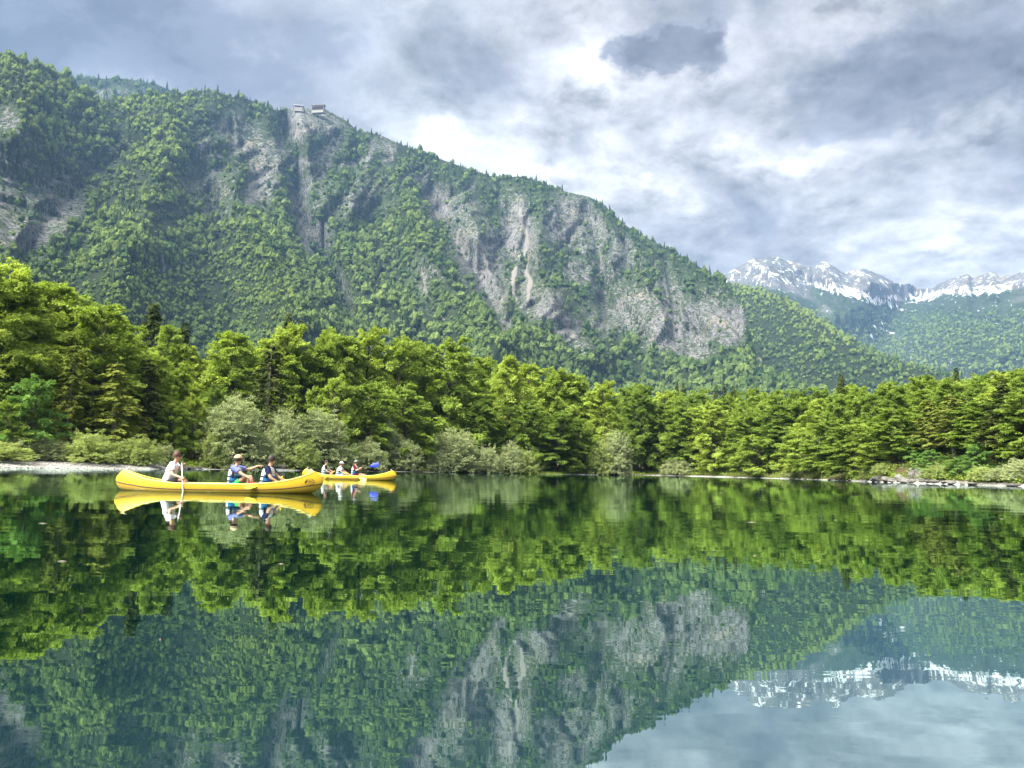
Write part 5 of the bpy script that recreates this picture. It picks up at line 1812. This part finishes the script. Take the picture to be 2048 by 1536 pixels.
p = at(635, 218, 2080)
hotel = empty('mountain_hotel', tuple(p), R(-10), 'long pale hotel with dark window rows on the mountain ridge', 'building')
HW, HD, HH = 17.0, 11.0, 10.5
link('wall', box_mesh('hotel wall', (-HW, 0, -10), (HW, HD, HH), .05), m_wall, hotel)
rf = link('roof', gable('hotel roof', -HW, HW, 0, HD, HH + .3, HH + 4.2), m_wood, hotel)
for x in (-14, -2, 11, 17):
    link('chimney', box_mesh('chimney', (x - .7, 5, HH + 1), (x + .7, 6.4, HH + 7), .05), m_wall, rf)
for fl in range(3):
    z = 1.0 + fl * 3.2
    link('balcony', box_mesh('balcony', (-HW + 1, -1.6, z - 1.3), (HW - 1, -.02, z - .35), .05), m_wood, hotel)
    for k in range(9):
        x = -HW + 3 + k * (2 * HW - 6) / 8
        w = link('window', box_mesh('hotel window', (x - 1.25, -.12, z), (x + 1.25, .05, z + 1.9), .03), m_glass, hotel)
p = at(597, 215, 2080)
stn = empty('cable_car_station', tuple(p), R(8), 'small pale cable car station with a mast on the mountain ridge', 'building')
link('wall', box_mesh('station wall', (-11, 0, -10), (11, 12, 5.5), .05), m_wall, stn)
link('roof', gable('station roof', -11, 11, 0, 12, 5.9, 10.5, 2.0), m_roofp, stn)
for k in range(4):
    link('window', box_mesh('station window', (-9 + k * 4.8, -.12, 1.0), (-6 + k * 4.8, .05, 4.2), .03), m_glass, stn)
mast = link('mast', tube_mesh('mast', [(np.array([[-1.5, 6, 8], [-1.5, 6, 20], [-1.5, 6, 31]]), np.array([.75, .5, .25]))], 6), m_metal, stn)
link('antenna', tube_mesh('antenna', [(np.array([[-3, 6, 22], [-1.5, 6, 22], [0, 6, 22]]), np.full(3, .3))], 6), m_metal, mast)

# ------------------------------------------------------------------ shore details
m_rock = bpy.data.materials.new('pale shore limestone')
m_rock.use_nodes = True
t = NT(m_rock.node_tree); t.n.clear(); t.out = t.node('ShaderNodeOutputMaterial')
tcn = t.node('ShaderNodeTexCoord')
n1 = t.noise(tcn.outputs['Object'], 1.6, 7.0, 0.65)
n2 = t.noise(tcn.outputs['Object'], 7.0, 6.0, 0.7)
col = t.ramp(n2, [(0.3, (0.09, 0.085, 0.08)), (0.55, (0.19, 0.18, 0.17)), (0.75, (0.29, 0.28, 0.26))])
col = t.mix(t.smooth(n1, 0.5, 0.62, 0.0, 0.75), col, (0.06, 0.065, 0.03))
bmp = t.node('ShaderNodeBump'); bmp.inputs['Distance'].default_value = 0.15
t.l.new(n2, bmp.inputs['Height'])
t.l.new(principled(t, col, 0.9, 0.15, bmp.outputs[0]).outputs[0], t.out.inputs[0])


def rock_mesh(seed, sub=3, rough=0.35):
    bm = bmesh.new()
    bmesh.ops.create_icosphere(bm, subdivisions=sub, radius=1.0)
    v = np.array([q.co[:] for q in bm.verts]); f = np.array([[q.index for q in p_.verts] for p_ in bm.faces])
    bm.free()
    n = fbm(v * 1.3 + seed * 5.7, 4, seed, 0.6)
    q = v * (1 + rough * n)[:, None]
    # a few planar breaks
    r = np.random.default_rng(seed)
    for _ in range(6):
        d = norm(r.normal(0, 1, 3)); k = r.uniform(.55, .85)
        s = q @ d
        q = q - np.clip(s - k, 0, None)[:, None] * d * 0.85
    me = np_mesh('rock', q, f, False)
    me.materials.append(m_rock)
    return me


rock_meshes = [rock_mesh(s) for s in (1, 2, 3, 4)]


def rock(u, off, size, label, group, k, sink=.35):
    d = sd(u) + off
    p_ = at(u, float(horizon_v(u)), d)
    x, y = float(p_[0]), float(p_[1])
    o_ = link('rock', rock_meshes[k % 4], None, None, label=label, category='rock', group=group)
    o_.location = (x, y, float(land_z(x, y)) + size[2] * (1 - 2 * sink))
    o_.scale = size
    o_.rotation_euler = (rng.normal(0, .15), rng.normal(0, .15), rng.random() * 6.28)
    return o_


ORD = 'first second third fourth fifth sixth seventh eighth ninth tenth eleventh twelfth thirteenth fourteenth fifteenth sixteenth seventeenth'.split()
GRK = 'pale rocks along the right waterline'
rock(1838, 1.9, (1.0, .7, 1.15), 'tall pale rock face among bushes on the right bank', GRK, 0, .35)
rock(1826, 1.8, (.8, .7, .9), 'mossy rock leaning on the tall pale rock face', GRK, 1, .2)
rock(1800, 1.0, (.9, .7, .55), 'grey boulder left of the tall pale rock face', GRK, 2)
for k, (u, off, sx, sz) in enumerate(sorted([(1752, .3, 1.0, .35), (1762, .5, 1.4, .42), (1775, .5, 1.1, .5), (1788, .4, .9, .4), (1812, .3, 1.3, .36), (1825, .2, .9, .32), (1845, .4, .8, .35), (1858, .2, .7, .25),
                                      (1872, .3, .9, .3), (1890, .2, .7, .22), (1905, .3, .9, .25), (1925, .2, .6, .22), (1946, .3, .8, .22), (2030, .3, .9, .25), (1700, .3, .6, .18), (1660, .3, .7, .16), (1610, .2, .6, .15)])):
    rock(u, off, (sx, sx * .7, sz), 'low pale boulder at the right waterline, %s counted from the left' % ORD[k], GRK, k)
GRL = 'stones on the left beach'
for k, (u, off, sx) in enumerate([(346, .6, .35), (356, 1.0, .42), (366, .7, .34), (378, .9, .45), (388, .5, .36), (398, .8, .4)]):
    rock(u, off, (sx, sx * .8, sx * .55), 'pale cobble on the shore by the footbridge, %s counted from the left' % ORD[k], GRL, k)
rock(562, 5.5, (1.2, .8, .5), 'grey flat boulder on the little beach behind the man in navy', GRL, 1)

# gravel on the beaches (uncountable)
r = np.random.default_rng(99)
bm = bmesh.new(); bmesh.ops.create_icosphere(bm, subdivisions=1, radius=1.0)
pv = np.array([q.co[:] for q in bm.verts]); pf = np.array([[q.index for q in p_.verts] for p_ in bm.faces]); bm.free()
PV, PF, n0 = [], [], 0
spots = []
for (u0, u1, w, n) in ((0, 330, 7.5, 2300), (335, 420, 6, 600), (530, 620, 6, 500), (1125, 1200, 3, 250), (1290, 2048, 1.4, 900)):
    spots.append(np.stack([r.uniform(u0, u1, n), r.uniform(-.3, w, n)], -1))
spots = np.concatenate(spots)
for u, e in spots:
    d = sd(u) + e
    p_ = at(u, float(horizon_v(u)), d)
    z = float(land_z(p_[0], p_[1]))
    if z < -0.05:
        continue
    s = 0.05 + 0.09 * r.random() ** 3
    q = pv * (1 + r.normal(0, .12, (len(pv), 1))) * np.array([s, s * .8, s * .55])
    PV.append(q + [p_[0], p_[1], z + s * .2]); PF.append(pf + n0); n0 += len(pv)
m_peb = simple_mat('pale pebbles', (0.30, 0.29, 0.265), 0.9, 0.15, 0.3, 2.0)
link('gravel', np_mesh('gravel', np.concatenate(PV), np.concatenate(PF)), m_peb, None, kind='stuff', label='loose pale gravel along the beaches')

# undergrowth behind the waterline and grass on the spit
def leaf_clumps(name, label, spots, nper, hgt, spread, lsize, mat, seed, upright=False):
    r = np.random.default_rng(seed)
    c_, a_, b_ = [], [], []
    base = []
    for u, e in spots:
        d = sd(u) + e
        p_ = at(u, float(horizon_v(u)), d)
        base.append((p_[0], p_[1], float(land_z(p_[0], p_[1]))))
    base = np.array(base)
    base = base[base[:, 2] > 0.02]
    n = len(base)
    c = np.repeat(base, nper, 0)
    hh = np.repeat(r.uniform(.4, 1.2, n) * hgt, nper)
    k = len(c)
    c = c + np.stack([r.normal(0, spread, k), r.normal(0, spread, k), hh * r.random(k)], -1)
    if upright:
        a = np.stack([r.normal(0, .25, k), r.normal(0, .25, k), np.ones(k)], -1)
    else:
        a = r.normal(0, 1, (k, 3)); a[:, 2] *= .5
    a = unit(a)
    b = unit(np.cross(a, r.normal(0, 1, (k, 3))))
    sz = lsize * r.uniform(.6, 1.4, k)[:, None]
    me = leaves_mesh(name, c, a * sz, b * sz * (.12 if upright else .6), r.random(k))
    return link(name, me, mat, None, kind='stuff', label=label)


r = np.random.default_rng(5)
sp = np.stack([r.uniform(-120, 1245, 900), r.uniform(2.0, 16, 900)], -1)
sp = np.array([q for q in sp if not (q[1] < 7.5 and (q[0] < 345 or 525 < q[0] < 630))])
leaf_clumps('undergrowth', 'low leafy undergrowth along the left shore', sp, 34, .7, .55, .11, m_beechd, 6)
sp = np.stack([r.uniform(1262, 2300, 900), 1.2 + 14 * r.random(900) ** 1.4], -1)
leaf_clumps('undergrowth', 'low leafy undergrowth along the right bank', sp, 34, .8, .6, .12, m_beechd, 7)
m_grass = leaf_material('fresh grass', (0.12, 0.19, 0.03), (0.30, 0.38, 0.07), 0.4)
sp = np.stack([r.uniform(1052, 1132, 260), r.uniform(.2, 3.5, 260)], -1)
leaf_clumps('grass', 'fresh green grass tuft on the spit by the sand', sp, 30, .25, .22, .22, m_grass, 8, True)
sp = np.stack([r.uniform(-60, 1245, 500), r.uniform(1.0, 9, 500)], -1)
sp = np.array([q for q in sp if not (q[1] < 8 and (q[0] < 345 or 525 < q[0] < 630))])
leaf_clumps('grass', 'thin grass along the left waterline', sp, 16, .2, .25, .18, m_grass, 9, True)

# bare pale trunk, logs, footbridge
d0 = sd(1640) + .8
b0 = at(1643, float(horizon_v(1643)), d0); z0 = float(land_z(b0[0], b0[1]))
top = at(1637, 868, d0)[2] - z0
dt = empty('dead_tree', (float(b0[0]), float(b0[1]), z0 - .1), 0, 'bare pale leafless trunk standing at the right waterline', 'tree')
zz_ = np.linspace(0, top, 8)
tp = np.stack([np.array([0, .02, -.02, -.10, -.16, -.2, -.3, -.42]), zz_ * 0, zz_], -1)
m_dead = simple_mat('bleached wood', (0.40, 0.37, 0.32), 0.9, 0.1, 0.2, 3.0)
link('trunk', tube_mesh('dead trunk', [(tp, np.linspace(.065, .025, 8))], 7), m_dead, dt)
for q, dx, dz in ((.80, -.6, .9), (.86, .5, .7), (.7, .35, .5), (.92, -.3, .5)):
    s0 = np.array([np.interp(q * top, zz_, tp[:, 0]), 0, q * top])
    link('branch', tube_mesh('dead branch', [(np.array([s0, s0 + [dx * .5, .1, dz * .5], s0 + [dx, .15, dz]]), np.array([.03, .02, .008]))], 5), m_dead, dt)


def log(u, off, length, rad, yaw, label, mat):
    d = sd(u) + off
    p_ = at(u, float(horizon_v(u)), d)
    x, y = float(p_[0]), float(p_[1])
    pts = np.array([[-length / 2, 0, 0], [-length * .2, .05, .03], [length * .2, 0, .02], [length / 2, .06, .1]])
    me = tube_mesh('log', [(pts, np.array([rad, rad * .95, rad * .8, rad * .5]))], 8)
    o_ = link('log', me, mat, None, label=label, category='log')
    o_.location = (x, y, float(land_z(x, y)) + rad * .8)
    o_.rotation_euler = (0, rng.normal(0, .05), yaw)


log(1192, .8, 3.2, .13, .2, 'dark fallen log lying on the sand near the wooded point', m_bark)
log(1902, .5, 2.0, .08, -.4, 'thin bleached branch sloping into the water on the right bank', m_dead)
log(1950, .5, 1.6, .07, .9, 'short bleached stick near the tall leafy bush', m_dead)

d0 = sd(372) + 9
b0 = at(374, float(horizon_v(374)), d0)
m_plank = simple_mat('weathered plank', (0.15, 0.115, 0.08), 0.9, 0.1, 0.3, 2.0, .01)
br = empty('footbridge', (float(b0[0]), float(b0[1]), float(land_z(b0[0], b0[1]))), .15, 'small weathered timber footbridge in the shade behind the stern paddler', 'bridge')
for s_ in (-1, 1):
    link('beam', box_mesh('beam', (-2.2, s_ * .6 - .08, .75), (2.2, s_ * .6 + .08, .97), .01), m_plank, br)
    link('handrail', box_mesh('handrail', (-2.2, s_ * .62 - .05, 1.92), (2.2, s_ * .62 + .05, 2.02), .01), m_plank, br)
    for k in range(4):
        x = -2.0 + k * 1.33
        link('post', box_mesh('post', (x - .05, s_ * .62 - .05, -.2), (x + .05, s_ * .62 + .05, 1.915), .008), m_plank, br)
pk = box_mesh('plank', (-.10, -.75, .975), (.10, .75, 1.02), .006)
for k in range(19):
    o_ = link('plank', pk, m_plank, br); o_.location = (-2.1 + k * .2333, 0, 0)

# bits afloat
def on_water(u, v):
    q = ray(u, v)
    k = -CAM_H / q[2]
    return float(q[0] * k), float(q[1] * k)


m_bit = simple_mat('pale floating leaf', (0.20, 0.18, 0.13), 0.8, 0.2, 0.15)
bits = [(1503, 1045, 24, 'long pale floating feather on open water, largest of the drifting bits'), (1442, 986, 10, 'pale bit drifting near the right shore trees, below the small round beech'),
        (1806, 984, 12, 'pale bit drifting below the shore rocks'), (85, 1047, 18, 'tan twig drifting below the near canoe stern'), (124, 1123, 20, 'tan twig drifting lower left of the canoes'),
        (562, 1128, 12, 'brown twig drifting below the near canoe bow'), (320, 1280, 5, 'tiny pale bit drifting over the lower left reflection'), (1671, 1040, 8, 'pale petal drifting on the right half of the lake'),
        (1509, 1112, 7, 'pale petal drifting under the long floating feather'), (2004, 1038, 14, 'pale bit drifting at the right picture edge'), (1713, 1145, 5, 'tiny petal drifting below the right shore reflection')]
for u, v, w, lab in bits:
    x, y = on_water(u, v)
    L = w / FPX * y
    n = 10
    th = np.linspace(0, 2 * math.pi, n, endpoint=False)
    vv_ = np.concatenate([np.stack([np.cos(th) * L / 2, np.sin(th) * L * .07, 0 * th + .002], -1), [[0, 0, .006 + .01 * L]]])
    o_ = link('floating_leaf', np_mesh('floating leaf', vv_, np.stack([np.arange(n), (np.arange(n) + 1) % n, np.full(n, n)], -1), True), m_bit, None, label=lab, category='leaf', group='bits floating on the lake')
    o_.location = (x, y, 0.0)
    o_.rotation_euler = (0, 0, rng.normal(0, .4))
